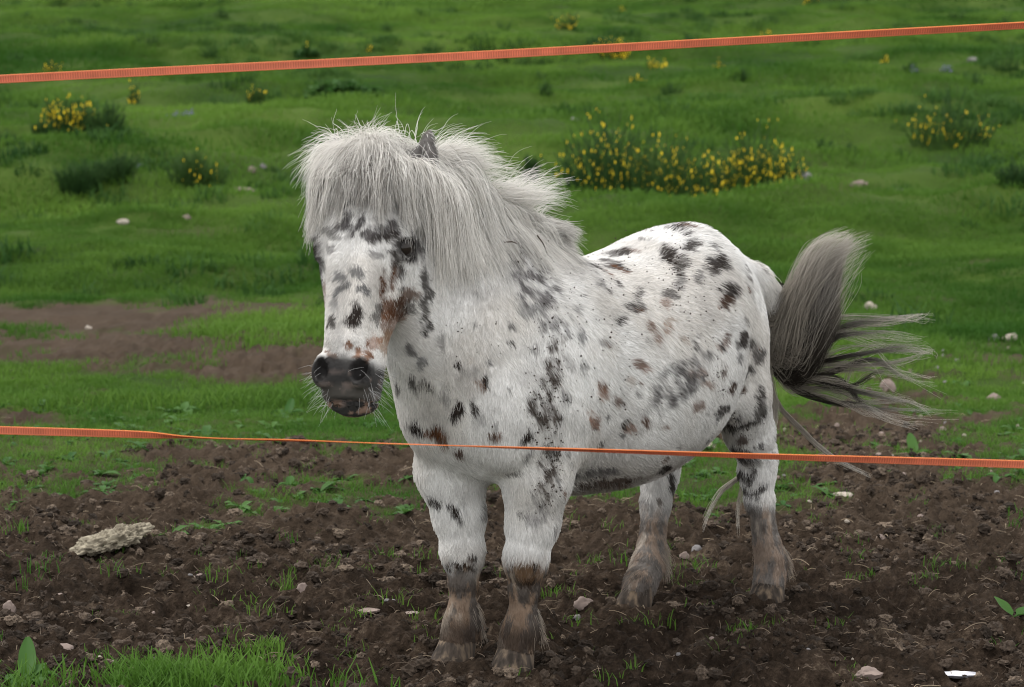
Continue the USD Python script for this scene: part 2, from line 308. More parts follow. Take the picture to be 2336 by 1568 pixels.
# ---------------------------------------------------------------- ground: one sheet, soil and turf cover baked per place
# (centre x, y, half width, half height on the print; > 0 bare soil, < 0 turf)
PATCH = [(250, 1400, 700, 170, 1.7), (1150, 1420, 1300, 210, 1.7), (2000, 1420, 900, 230, 1.6), (1300, 1260, 500, 80, .9), (330, 1110, 460, 34, .62), (700, 1060, 260, 26, .5), (90, 955, 120, 14, .9), (100, 1175, 400, 40, .5), (800, 1200, 260, 40, .5),
         (120, 715, 460, 34, 1.5), (250, 800, 520, 62, 1.45), (640, 830, 200, 50, 1.0), (600, 705, 190, 26, .9), (1000, 840, 200, 60, .3), (540, 740, 90, 16, -.7),
         (2120, 935, 240, 44, 1.1), (2250, 815, 200, 40, .9), (2080, 1000, 260, 34, .8), (1980, 1090, 200, 26, .7), (2250, 1150, 220, 40, .6), (1850, 790, 120, 26, .4), (2150, 740, 220, 16, .55), (2000, 870, 120, 24, .4), (1900, 1240, 400, 40, .5),
         (480, 525, 210, 13, .8), (1900, 540, 280, 9, .85), (300, 560, 300, 8, .4), (1830, 420, 60, 7, .5), (1960, 425, 70, 6, .8), (2000, 690, 300, 14, .4), (1350, 560, 500, 8, .4), (2250, 600, 160, 10, .5),
         (450, 1545, 200, 45, -2.3), (60, 1550, 120, 50, -1.6), (1650, 1130, 260, 50, -1.0), (1560, 1060, 160, 60, -.9), (350, 900, 560, 44, -.75), (560, 960, 420, 36, -.6), (450, 1010, 350, 26, -.3)]
def soil(x, y):
    """0 = closed turf, 1 = bare soil"""
    p = proj(np.stack([x, y, gz0(x, y)], -1)); v = -.38 + .16 * np.exp(-((y - 7.0) / 1.9)**2) * np.ones(np.shape(x))
    for cx, cy, rx, ry, a in PATCH:
        v = v + a * np.exp(-((p[..., 0] - cx) / rx)**2 - ((p[..., 1] - cy) / ry)**2)
    v = np.where(y < 4.75, v * .6 + .1, v)
    n = meshkit.fbm(np.stack([x * 2.6, y * 2.6, np.zeros_like(x)], -1), 5, 21) - .5
    n2 = meshkit.fbm(np.stack([x * 9, y * 9, np.zeros_like(x)], -1), 3, 33) - .5
    n3 = meshkit.fbm(np.stack([x * 1.1, y * .9, np.zeros_like(x)], -1), 3, 29) - .5
    v = v + n * 2.7 * np.clip(1.25 - y / 24, .45, 1) + n2 * 1.9 * (y < 15) + n3 * 1.0 * (y < 16)
    return np.clip((v + .15) / .8, 0, 1)
def clump_height(x, y):
    """the trodden soil: hoof prints, crumbs and clods"""
    p = np.stack([x, y, np.zeros_like(x)], -1)
    a = meshkit.fbm(p * 3.2, 3, 40) - .5; b = np.abs(meshkit.fbm(p * 8.5, 3, 41) - .5); c = meshkit.fbm(p * 24, 3, 42) - .5; d = meshkit.noise(p * 75, 43) - .5
    e = meshkit.noise(p * 42, 44) - .5
    return a * .055 + (.17 - b) * .095 + c * .075 + d * .020 + np.maximum(e, 0) * .034
def spaced(lo, hi, d, end, g):
    v = list(np.arange(lo, hi, d)); s = d
    while v[-1] < end: s *= g; v.append(v[-1] + s)
    return v
ys = np.array(spaced(4.3, 7.6, .0105, 220, 1.018)); ys = np.concatenate([np.linspace(-3, 4.28, 60), ys])
xr = spaced(0, 1.75, .0105, 130, 1.05); xs = np.array([-v for v in xr[:0:-1]] + xr)
GX, GY = np.meshgrid(xs, ys); GZ = gz0(GX, GY); SO = soil(GX, GY)
fade = np.clip((14 - GY) / 4, 0, 1) * np.clip((7 - np.abs(GX)) / 3, 0, 1)
GZ = GZ + fade * (clump_height(GX, GY) * (.30 + .70 * SO))
for k_ in LEGS:                                                  # each hoof has pressed the soil flat and pushed a rim up round it
    hx, hy, _z = to_world(LEGS[k_][-1][0]); r_ = np.hypot(GX - hx, GY - hy); GZ = GZ * (1 - np.exp(-(r_ / .085)**4)) + (.002 * np.exp(-(r_ / .07)**4) + .012 * np.exp(-((r_ - .088) / .022)**2)) * (r_ < .3)
from scipy.interpolate import RegularGridInterpolator
nxg, nyg = len(xs), len(ys); i = np.arange(nyg - 1)[:, None] * nxg + np.arange(nxg - 1)[None]
gq = np.stack([i, i + 1, i + nxg + 1, i + nxg], -1).reshape(-1, 4)
_gzi = RegularGridInterpolator((ys, xs), GZ, bounds_error=False, fill_value=None); _soi = RegularGridInterpolator((ys, xs), SO, bounds_error=False, fill_value=None)
def gz(x, y):
    r = _gzi(np.stack([y, x], -1)); return float(r[0]) if np.ndim(x) == 0 else r
def soil_at(x, y): return _soi(np.stack([y, x], -1))
M_ground = mat('earth_and_turf', {"a": ("attribute", {"attribute": "coat"}), "sp": ("separate_color", {"color_type": "rgb"}), "g": ("geometry", {}),
    "n1": ("noise_texture", {"scale": 5.0, "detail": 6.0, "roughness": .68}), "n2": ("noise_texture", {"scale": 55.0, "detail": 5.0, "roughness": .7}), "n3": ("noise_texture", {"scale": .3, "detail": 5.0, "roughness": .65}),
    "soil": ("rgb_ramp", {"ramp": [(.32, (.008, .0058, .0040)), (.47, (.022, .0155, .0108)), (.58, (.044, .031, .022)), (.66, (.095, .072, .052)), (.76, (.19, .15, .11))]}),
    "add": ("math", {"math_type": "multiply_add", "value2": .5}), "half": ("math", {"math_type": "multiply", "value2": .55}),
    "dry": ("mix_color", {"b": (.090, .066, .047)}), "dk": ("math", {"math_type": "multiply", "value2": .55}), "turf": ("rgb_ramp", {"ramp": [(.35, (.016, .040, .006)), (.65, (.060, .100, .016))]}), "m": ("mix_color", {}),
    "bs": ("bump", {"strength": .9, "distance": .02}), "p": ("principled_bsdf", {"roughness": .95, "specular_ior_level": .06})},
    [("a.color", "sp.color"), ("g.position", "n1.vector"), ("g.position", "n2.vector"), ("g.position", "n3.vector"), ("n2.fac", "add.value1"), ("n1.fac", "half.value1"), ("half.value", "add.value3"), ("add.value", "soil.fac"),
     ("n3.fac", "turf.fac"), ("turf.color", "m.a"), ("soil.color", "dry.a"), ("sp.g", "dk.value1"), ("dk.value", "dry.fac"), ("dry.result", "m.b"), ("sp.r", "m.fac"), ("m.result", "p.base_color"), ("n2.fac", "bs.height"), ("bs.normal", "p.normal")])
dryness = np.clip((GY - 5.9) / 1.8, 0, 1) * (.5 + .9 * (meshkit.fbm(np.stack([GX * 3, GY * 3, 0 * GX], -1), 3, 55)))
gcol = np.stack([np.clip(SO * 1.0 + .45 * (GY < 8.5), 0, 1), np.clip(dryness, 0, 1), 0 * GX], -1).reshape(-1, 3)
mark(put('ground', (np.stack([GX, GY, GZ], -1).reshape(-1, 3), gq), M_ground, smooth=True, col=gcol), 'trodden dark soil and grazed turf rising to a green slope', None, None, 'structure')
# ---------------------------------------------------------------- grass
def blades(n, r, h0, h1, w, lean, seed, seg=2):
    g = np.random.default_rng(seed); a = g.uniform(0, 2 * np.pi, n); rad = r * np.sqrt(g.uniform(0, 1, n)); root = np.stack([rad * np.cos(a), rad * np.sin(a), np.full(n, -.006)], 1)
    h = g.uniform(h0, h1, n) * (1 - .35 * (rad / r)**2); b = g.uniform(0, 2 * np.pi, n); out = np.stack([np.cos(b), np.sin(b), 0 * b], 1); ln = g.uniform(.1, 1, n)**1.3 * lean * h
    side = np.stack([-np.sin(b), np.cos(b), 0 * b], 1); V, T = [], []
    for k in range(seg + 1):
        t = k / seg; c = root + out * (ln * t * t)[:, None] + np.array([0, 0, 1.]) * (h * (t - .25 * lean * t * t))[:, None]; ww = w * (1 - .75 * t) * g.uniform(.7, 1.2, n)
        V += [c - side * ww[:, None], c + side * ww[:, None]]
    V = np.stack(V, 1); m = 2 * seg + 2; base = np.arange(n)[:, None] * m
    f = [[2 * k, 2 * k + 1, 2 * k + 3] for k in range(seg)] + [[2 * k, 2 * k + 3, 2 * k + 2] for k in range(seg)]
    return V.reshape(-1, 3), np.concatenate([base + np.array(q)[None] for q in f])
def rosette(n, size, seed):
    g = np.random.default_rng(seed); V, T = [], []
    for k in range(n):
        a = g.uniform(0, 6.283); L = size * g.uniform(.5, 1); W = L * g.uniform(.22, .36); up0 = g.uniform(.25, .9); d = np.array([np.cos(a), np.sin(a), 0]); s = np.array([-d[1], d[0], 0]); o = len(V)
        for t, w in ((0, .15), (.3, .8), (.65, 1), (1, .05)):
            c = d * L * t + np.array([0, 0, 1]) * L * (up0 * t - .5 * t * t); V += [c - s * W * w + [0, 0, .12 * W * w], c - [0, 0, .1 * W * w], c + s * W * w + [0, 0, .12 * W * w]]
        for q in range(3):
            for e in range(2): b = o + 3 * q + e; T += [[b, b + 1, b + 4], [b, b + 4, b + 3]]
    return np.array(V), np.array(T)
def scatter(n, y0, y1, keep, wide=1.25, edge=.45):
    y = np.sqrt(rng.uniform(y0**2, y1**2, n)); x = rng.uniform(-1, 1, n) * (y * .2145 * wide + edge); k = rng.uniform(0, 1, n) < keep(x, y); x, y = x[k], y[k]
    return np.stack([x, y, gz(x, y)], 1)
def slope_normals(p):
    e = .25; dx = (gz0(p[:, 0] + e, p[:, 1]) - gz0(p[:, 0] - e, p[:, 1])) / (2 * e); dy = (gz0(p[:, 0], p[:, 1] + e) - gz0(p[:, 0], p[:, 1] - e)) / (2 * e)
    n = np.stack([-dx, -dy, np.ones(len(p))], 1); return n / np.linalg.norm(n, axis=1, keepdims=True)
def sow(name, protos, m, p, smin_, smax_, extra=None, label=None):
    s = rng.uniform(smin_, smax_, len(p)) * (1 if extra is None else extra)
    return instancer(name, protos, m, p, quat_zn(rng.uniform(0, 6.283, len(p)), slope_normals(p)), np.stack([s, s, s * rng.uniform(.8, 1.2, len(p))], 1), rng.integers(0, len(protos), len(p)), 'stuff', label)
def cover(x, y): return (1 - soil_at(x, y))
lush = lambda p: .45 + 1.9 * np.clip(meshkit.fbm(p * [.55, .8, 0], 4, 61) - .25, 0, 1)**1.3
P1 = scatter(17000, 4.25, 9.6, lambda x, y: np.clip(cover(x, y)**1.4 * (.70 + .30 * np.clip((y - 7.5) / 1.5, 0, 1)) + .05 * np.exp(-((y - 5.9) / .6)**2) + .01, 0, 1))
extra_ = np.stack([ground(*q) for q in zip(rng.uniform(285, 620, 260), rng.uniform(1505, 1590, 260))]); extra_ = extra_[extra_[:, 1] < 5.2]; extra_[:, 2] = gz(extra_[:, 0], extra_[:, 1]); P1 = np.vstack([P1, extra_])
front = np.where((P1[:, 1] < 5.06) & (P1[:, 0] < -.25), 1.9, 1.0)
sow('short_grass', [blades(16, .045, .018, .048, .0017, .8, s) for s in range(6)], M_sprout, P1, .6, 1.3, front, 'short fresh grass sprouting around the trodden soil')
P2 = scatter(14000, 9.2, 17.5, lambda x, y: np.clip(cover(x, y)**1.0, 0, 1), 1.75, .8)
sow('pasture_grass', [blades(55, .15, .03, .075, .0032, .9, 20 + s) for s in range(6)], M_grass, P2, .8, 1.3, lush(P2), 'grazed pasture grass behind the pony')
P3 = scatter(21000, 17, 62, lambda x, y: np.clip(cover(x, y), 0, 1), 1.9, 1.)
sow('hillside_grass', [blades(130, .42, .03, .095, .0065, .9, 40 + s) for s in range(6)], M_grass, P3, .8, 1.35, lush(P3), 'longer grass covering the rising green slope')
PR = scatter(16000, 12, 62, lambda x, y: np.clip((meshkit.fbm(np.stack([x * .42, y * .42, 0 * x], -1), 4, 91) - .47) * 5, 0, 1) * np.clip((y - 11) / 10, .1, 1) * .55)
sow('rough_tufts', [blades(46, .15, .06, .17, .0075, 1.0, 90 + s) for s in range(5)], M_rough, PR, .5, 1.35, None, 'rough darker tussocks scattered through the pasture')
P4 = scatter(5200, 5.4, 9.2, lambda x, y: np.clip((cover(x, y) - .25) * (.25 + 1.1 * np.exp(-((x + .95) / .75)**2 - ((y - 6.6) / .55)**2)), 0, .8))
sow('low_weeds', [rosette(7, .06, 70 + s) for s in range(5)], M_dock, P4, .45, 1.15, None, 'low broad-leaved weeds among the fresh grass')

# clods, crumbs and straw on the bare soil
def clod(seed, n=1):
    m = trimesh.creation.icosphere(n); v = np.array(m.vertices); v *= 1 + 1.7 * (meshkit.fbm(v * 2.3 + seed * 7.3, 4, seed)[:, None] - .5); v *= np.random.default_rng(seed).uniform(.6, 1.2, 3) * [1, 1, .75]; return v, np.array(m.faces)
PC = scatter(42000, 4.3, 8.6, lambda x, y: np.clip(soil_at(x, y) - .15, 0, 1) * (.25 + 1.2 * (meshkit.fbm(np.stack([x * 3, y * 3, 0 * x], -1), 2, 77) > .5)))
sc = .0035 + .017 * rng.uniform(0, 1, len(PC))**5
instancer('soil_clods', [clod(s, 2) for s in range(8)], M_clod, PC + [0, 0, .001], quat_zn(rng.uniform(0, 6.283, len(PC))), np.stack([sc, sc, sc], 1), rng.integers(0, 8, len(PC)), 'stuff', 'dark crumbs and clods of trodden soil')
PS = scatter(1500, 4.3, 9, lambda x, y: np.clip(soil_at(x, y), 0, 1) * .9); n = len(PS); a = rng.uniform(0, 6.283, n); L = rng.uniform(.005, .030, n)
t = np.linspace(-1, 1, 4)[None, :, None]; d = np.stack([np.cos(a), np.sin(a), rng.uniform(-.25, .25, n)], 1)[:, None]
sp = PS[:, None] + [0, 0, .006] + d * t * L[:, None, None] + np.array([0, 0, 1]) * (1 - t * t) * rng.uniform(0, .008, n)[:, None, None]
mark(curves('straw_litter', sp, np.full(4, .0013) * rng.uniform(.5, 1.2, (n, 1)), M_straw), 'thin bits of dry straw littering the dark soil', None, None, 'stuff')

PF = scatter(9000, 4.3, 8.5, lambda x, y: np.clip(soil_at(x, y), 0, 1) * .9); n = len(PF); a = rng.uniform(0, 6.283, n); L = rng.uniform(.004, .016, n); t3 = np.linspace(-1, 1, 3)[None, :, None]
d = np.stack([np.cos(a), np.sin(a), rng.uniform(-.6, .6, n)], 1)[:, None]; fbp = PF[:, None] + [0, 0, .005] + d * t3 * L[:, None, None] + rng.normal(0, .002, (n, 3, 3))
mark(curves('root_fibres', fbp, np.full(3, .0012) * rng.uniform(.6, 1.4, (n, 1)), M_fibre), 'short brown root fibres in the trodden soil', None, None, 'stuff')

# ---------------------------------------------------------------- broom, rushes, flowers on the slope
def shrub(label, px, py, wpx, hpx, stems, blooms, bloom_top=.55, upright=.75, m=M_broom, cat='shrub', name='broom_shrub', group=None, seed=0, side=None, mp=M_petal, bloom=.019):
    """many thin upright stems from a low stool, side twigs, and blossoms along their upper part"""
    g = np.random.default_rng(1000 + seed); b = ground(px, py); k = scale_at(b[1]); W, Hh = wpx / k / 2, hpx / k
    root = thing(name, label, cat, b, 0, group)
    n = int(stems * 1.7); r = np.sqrt(g.uniform(0, 1, n)); a = g.uniform(0, 6.283, n); base = np.stack([r * np.cos(a) * W * .85, r * np.sin(a) * W * .5, np.zeros(n)], 1)
    base[:, 2] = gz(b[0] + base[:, 0], b[1] + base[:, 1]) - b[2] - .02
    h = Hh * g.uniform(.2, 1.0, n) * (1 - .35 * r**2) * (.45 + 1.1 * meshkit.noise(base * 3.2 / max(W, .2) + seed, 3)); out = base * [1, 1, 0] / max(W, .01) * (1 - upright) + g.normal(0, .17, (n, 3)) * [1, 1, 0]
    t = np.linspace(0, 1, 6)[None, :, None]; S = base[:, None] + np.array([0, 0, 1.]) * h[:, None, None] * t + out[:, None] * h[:, None, None] * t**1.5 + np.cumsum(g.normal(0, .012, (n, 6, 3)), 1) * h[:, None, None]
    tw = []
    for q in range(3):                                           # side twigs
        i0 = g.integers(2, 5, n); s0 = S[np.arange(n), i0]; dirs = (S[np.arange(n), i0 + 1] - s0); dirs /= np.linalg.norm(dirs, axis=1, keepdims=True); dirs = dirs + g.normal(0, .33, (n, 3)); ln = h * g.uniform(.15, .4, n)
        tw.append(s0[:, None] + dirs[:, None] * ln[:, None, None] * t)
    A = np.concatenate([S] + tw); wd = np.linspace(1, .35, 6)[None] * np.r_[np.full(n, .011), np.full(3 * n, .008)][:, None]
    mark(curves('stems', A, wd, m, root), None, None, None, 'stuff')
    if blooms:
        pick = g.integers(0, len(A), blooms * 4); tt = g.uniform(bloom_top, 1, blooms * 4) * 4.99; i1 = tt.astype(int); f = (tt - i1)[:, None]; c = A[pick, i1] * (1 - f) + A[pick, i1 + 1] * f
        if side is not None: c = c[(c[:, 0] / W * side + g.normal(0, .25, len(c))) > -.05]
        c = c[:int(blooms * 1.9)]; nb = len(c); s = bloom * g.uniform(.55, 1.15, nb)
        o = np.array([[0, 0, -1.0], [.34, 0, .1], [-.17, .3, .1], [-.17, -.3, .1], [.1, 0, 1.1]]); V = c[:, None] + (o[None] + g.normal(0, .13, (nb, 5, 3))) * s[:, None, None] + g.normal(0, .008, (nb, 1, 3))
        ff = np.array([[0, 2, 1], [0, 3, 2], [0, 1, 3], [4, 1, 2], [4, 2, 3], [4, 3, 1]]); T = (np.arange(nb)[:, None, None] * 5 + ff[None]).reshape(-1, 3)
        mark(put('blossoms', (V.reshape(-1, 3), T), mp, root), None, None, None, 'stuff')
    return root
shrub('large dark broom bush with scattered yellow blossom right of the pony', 1462, 440, 410, 145, 290, 280, .5, .62, seed=1)
shrub('densely yellow flowering broom bush with a grey rock at its right foot', 1725, 432, 240, 118, 180, 300, .3, .6, seed=2)
shrub('sparse yellow broom with bare stems at the right of the slope', 2165, 325, 215, 110, 110, 70, .35, .45, seed=3)
shrub('bright yellow broom bush at the left under the upper tape', 160, 298, 105, 78, 110, 210, .35, .6, seed=4)
shrub('flowerless dark bush touching the bright yellow broom on the left', 238, 303, 90, 70, 130, 4, .5, .6, seed=5)
shrub('small dark bush left of the bright yellow broom', 96, 308, 46, 40, 60, 8, .6, .6, seed=6)
shrub('dark feathery bush, the larger of two flowerless ones left of the pony', 182, 438, 95, 90, 150, 0, .5, .5, seed=7)
shrub('dark feathery bush, the smaller of two flowerless ones left of the pony', 264, 408, 80, 72, 120, 0, .5, .5, seed=8)
shrub('wide dark bush with a few yellow blossoms nearest left of the pony', 450, 425, 130, 78, 190, 26, .6, .45, seed=9, side=.6)
shrub('narrow upright dark bush just right of the mane', 1210, 418, 36, 70, 90, 0, .5, .95, seed=10)
shrub('little dark bush with yellow tips above the left of the pony', 586, 243, 42, 52, 60, 26, .55, .7, seed=11)
shrub('golden broom bush crossed by the upper tape', 1398, 130, 80, 54, 70, 150, .3, .6, seed=12)
shrub('dark bush cut by the right edge of the picture', 2325, 418, 110, 60, 140, 0, .5, .5, seed=13)
shrub('loose yellow broom near the top centre of the slope', 1292, 66, 54, 52, 40, 34, .3, .6, seed=14)
shrub('faint yellow broom above the left end of the upper tape', 118, 168, 46, 36, 40, 30, .4, .6, seed=15)
shrub('tall thin yellow broom behind the bright one on the left', 308, 236, 30, 48, 26, 22, .2, .9, seed=16)
for q, (px, py, w, h, nb, lab) in enumerate([(1418, 26, 26, 20, 14, 'yellow blossom tuft nearest the top edge above the pony'), (1748, 80, 24, 22, 14, 'yellow blossom tuft just above the tape right of the golden broom'), (844, 116, 22, 26, 12, 'yellow blossom tuft under the tape left of the mane'), (2018, 140, 18, 22, 10, 'single yellow blossom spike on the upper right slope'),
        (1452, 190, 46, 20, 14, 'row of pale yellow blossoms under the golden broom'), (1500, 155, 60, 34, 26, 'loose yellow blossoms right under the tape beside the golden broom'), (1640, 160, 24, 26, 10, 'yellow blossom tuft on a dark stalk below the tape'), (1850, 12, 40, 30, 22, 'yellow blossom at the top edge right of centre'), (1680, 252, 14, 14, 5, 'tiny yellow blossom above the densely flowering broom'), (700, 110, 18, 18, 7, 'tiny yellow blossom above the left ear below the tape')]):
    shrub(lab, px, py, w, h, 14, nb, .25, .8, seed=40 + q, name='blossom_tuft', cat='flower')
for q, (px, py, w, h, nb, lab) in enumerate([(415, 266, 80, 18, 60, 'low purple flower patch right of the dark bush on the left'), (2085, 168, 20, 30, 16, 'blue purple flower spike on the upper right slope'), (2160, 162, 40, 26, 20, 'pair of small purple flower spikes near the grey stone'), (318, 384, 24, 14, 16, 'small purple flowers beside the feathery dark bush')]):
    shrub(lab, px, py, w, h, 20, nb, .3, .8, seed=60 + q, name='purple_flowers', cat='flower', mp=M_purple, m=M_dock)
dark = [(880, 60), (505, 30), (480, 120), (330, 92), (40, 128), (690, 215), (780, 62), (1230, 170), (1315, 100), (1720, 60), (1760, 46), (2060, 60), (2180, 36), (1580, 90), (1690, 175), (1840, 95), (1950, 150), (2075, 150), (2225, 185), (1530, 205), (1150, 55), (960, 25), (620, 62), (60, 30), (1075, 250), (1245, 205), (1940, 340), (2300, 150), (2290, 60), (2130, 330), (620, 380), (1880, 330)]
MARKS = [(1455, 380, 'the large broom bush'), (1722, 380, 'the densely flowering broom'), (2165, 270, 'the sparse broom on the right'), (160, 260, 'the bright yellow broom on the left'), (182, 395, 'the feathery dark bushes on the left'), (450, 385, 'the dark bush with few blossoms on the left'), (586, 215, 'the little dark bush with yellow tips'), (1398, 100, 'the golden broom at the upper tape'), (1292, 40, 'the loose broom near the top centre'), (790, 220, 'the lush leafy clump'), (1210, 385, 'the narrow upright bush by the mane'), (2218, 144, 'the grey stone high on the right slope'), (1834, 400, 'the grey rock by the broom'), (118, 150, 'the faint broom at the upper left'), (2330, 390, 'the bush cut by the right edge')]
taken = set()
for q, (px, py) in enumerate(dark):
    for mx, my, nm in sorted(MARKS, key=lambda m: (m[0] - px)**2 + 4 * (m[1] - py)**2):
        dx, dy = px - mx, py - my; side = ('up the slope ' if dy < -18 else 'down the slope ' if dy > 18 else '') + ('left of ' if dx < -25 else 'right of ' if dx > 25 else ('from ' if abs(dy) > 18 else 'behind ')) + nm
        if side not in taken: break
    taken.add(side)
    shrub('dark green tuft ' + side, px, py + 12, rng.uniform(26, 70), rng.uniform(20, 42), 30, 0, .5, .5, m=M_rush, seed=100 + q, name='dark_tuft', cat='grass tuft', group='dark tufts on the green slope')

def leaf_clump(name, label, cat, px, py, wpx, leaves, size, m=M_dock, seed=0):
    g = np.random.default_rng(seed); b = ground(px, py); W = wpx / scale_at(b[1]) / 2; root = thing(name, label, cat, b)
    V, T, o = [], [], 0
    for k in range(leaves):
        v, f = rosette(6, size, seed * 100 + k); r = math.sqrt(g.uniform(0, 1)); a = g.uniform(0, 6.283); x, y = r * math.cos(a) * W, r * math.sin(a) * W * .8
        v = v * [1, 1, 1.5] + [x, y, gz(b[0] + x, b[1] + y) - b[2] + .10 * (1 - r * r) * g.uniform(0, 1) * size * 12]; V.append(v); T.append(f + o); o += len(v)
    mark(put('foliage', (np.vstack(V), np.vstack(T)), m, root), None, None, None, 'stuff'); return root
leaf_clump('lush_plant', 'low spreading clump of lush dark green leaves above the forelock', 'plant', 790, 222, 190, 120, .12, seed=3)
leaf_clump('lush_plant', 'small bluish green leafy clump under the upper tape on the left', 'plant', 700, 130, 60, 30, .09, seed=4)

# dock plants: every large leaf a part
def big_leaf(L, W, curl, seed, wav=.08):
    g = np.random.default_rng(seed); nu, nv = 12, 5; V, T = [], []; ph = g.uniform(0, 6)
    for i in range(nu):
        t = i / (nu - 1); w = W * (math.sin(math.pi * min(1, t * .93 + .05))**.65) * (1 - .15 * t) if t > .16 else W * .10
        for j in range(nv):
            s = (j / (nv - 1) - .5) * 2; V.append([L * t * math.cos(curl * t * .5), s * w, L * t * math.sin(.9 - curl * t) * .75 + .35 * w * s * s + wav * W * math.sin(9 * t + ph + 2 * s) * abs(s)])
    for i in range(nu - 1):
        for j in range(nv - 1): b = i * nv + j; T += [[b, b + 1, b + nv + 1], [b, b + nv + 1, b + nv]]
    return np.array(V), np.array(T)
def dock(label, px, py, leaves, seed, cat='plant'):
    """leaves: (heading in degrees, length, half width, curl)"""
    b = ground(px, py); b[2] = gz(b[0], b[1]); root = thing('dock_plant', label, cat, b)
    for k, (az, L, W, cu) in enumerate(leaves):
        v, f = big_leaf(L * .8, W * .85, cu, seed * 20 + k); c, s = math.cos(math.radians(az)), math.sin(math.radians(az)); v = v @ np.array([[c, s, 0], [-s, c, 0], [0, 0, 1]]); put('leaf', (v, f), M_dock, root, smooth=True)
dock('broad-leaved dock with an upright notched leaf in the bottom left corner', 62, 1560, [(100, .125, .024, -.6), (20, .10, .020, .9), (320, .10, .022, 1.2), (200, .09, .022, 1.1), (260, .11, .025, 1.3), (60, .08, .018, .3)], 1)
dock('dock with large drooping leaves below the lower tape on the right', 2010, 1085, [(190, .11, .026, 1.2), (340, .09, .024, 1.2), (260, .08, .022, 1.2), (60, .10, .024, .8)], 2)
dock('dock with one upright pointed leaf above the lower tape on the right', 2088, 1040, [(95, .11, .024, -.7), (20, .08, .018, .6), (170, .07, .016, .8)], 3)
dock('flat leaved dock right of the drooping one, under the tape', 2170, 1090, [(0, .09, .022, 1.4), (180, .08, .022, 1.4), (250, .09, .02, 1.3), (300, .07, .02, 1.4)], 4)
dock('dock at the right edge just below the tape', 2285, 1100, [(0, .09, .018, 1.2), (160, .10, .018, 1.2), (230, .07, .018, 1.2)], 5)
dock('pale leaved plant near the right bottom edge on bare soil', 2312, 1440, [(120, .085, .017, .1), (330, .10, .026, 1.0), (20, .10, .026, .9)], 6)
dock('dark leaved dock left of the pony on the edge of the bare soil', 552, 1112, [(200, .08, .022, 1.4), (330, .07, .02, 1.4), (100, .07, .02, .8), (260, .07, .022, 1.4)], 7)
dock('bluish leaved dock near the forelegs on the edge of the bare soil', 660, 1108, [(180, .07, .022, 1.3), (0, .07, .02, 1.3), (90, .07, .018, .3)], 8)
dock('dock with pale leaves under the lower tape left of the chest', 470, 1000, [(180, .09, .024, 1.2), (0, .09, .024, 1.2), (90, .08, .02, .4), (280, .08, .024, 1.3)], 9)
dock('dock behind the tail hairs at the right', 2195, 880, [(180, .09, .025, 1.3), (0, .09, .025, 1.3), (270, .09, .025, 1.3)], 10)
dock('dock in the green strip at the left above the lower tape', 420, 945, [(170, .09, .026, 1.1), (20, .10, .026, 1.0), (90, .08, .02, .2), (300, .09, .026, 1.2)], 11)
dock('upright dock just left of the muzzle', 655, 950, [(80, .10, .022, -.3), (160, .10, .026, .9), (10, .10, .026, .8), (250, .08, .02, 1.2)], 12)

def tuft(label, px, py, n, h, r, seed, m=M_sprout):
    b = ground(px, py); b[2] = gz(b[0], b[1]); root = thing('grass_tuft', label, 'grass tuft', b); mark(put('blades', blades(n, r, h * .4, h, .0020, .7, seed, 3), m, root), None, None, None, 'stuff')
tuft('lone grass tuft on bare soil below the muzzle', 652, 1348, 26, .075, .022, 301)
tuft('grass sprout on the soil between the left foreleg and the hind feet', 1258, 1366, 20, .045, .03, 302)
tuft('small grass tuft beside the right front hoof', 975, 1478, 22, .045, .035, 303)
tuft('grass blades in front of the two front hooves', 1180, 1552, 14, .05, .03, 304)
tuft('grass sprout at the left below the pale clump', 222, 1512, 20, .07, .04, 305)
tuft('pale weedy tuft left of the pale clump', 35, 1240, 26, .06, .04, 306)
tuft('grass sprout on dark soil right of the hind hoof', 1990, 1310, 8, .04, .012, 307)
tuft('yellowish sprout right of the left hind leg', 1955, 1345, 12, .03, .03, 308)
tuft('thin weed left of the front hooves near the bottom edge', 770, 1560, 10, .06, .02, 309)
tuft('grass tuft at the bottom edge below the front hooves', 1450, 1562, 10, .05, .02, 310)

# ---------------------------------------------------------------- stones, the pale clump, the white scrap
def rock(label, px, py, wpx, hpx, m, seed, name='stone', cat='stone', group=None):
    b = ground(px, py); b[2] = gz(b[0], b[1]); k = scale_at(b[1]); mesh = trimesh.creation.icosphere(2); v = np.array(mesh.vertices); d = meshkit.fbm(v * 1.3 + seed * 3.1, 3, seed) - .5
    cell = np.round(v * 1.6 + .3 * np.sin(v[:, [1, 2, 0]] * 3 + seed)) / 1.6; v = (v * .72 + cell * .28) * (1 + .75 * d[:, None]); g = np.random.default_rng(seed); v *= [wpx / k / 2, wpx / k / 2 * g.uniform(.6, .95), hpx / k / 1.5]; v[:, 2] += hpx / k * .22
    root = UsdGeom.Mesh(usdkit.mesh(stage, numbered('/World/' + name), (v, np.array(mesh.faces)), m, smooth=35)); root.AddTranslateOp().Set(tuple(map(float, b))); root.AddRotateZOp().Set(float(g.uniform(-25, 25))); return mark(root.GetPrim(), label, cat, group)
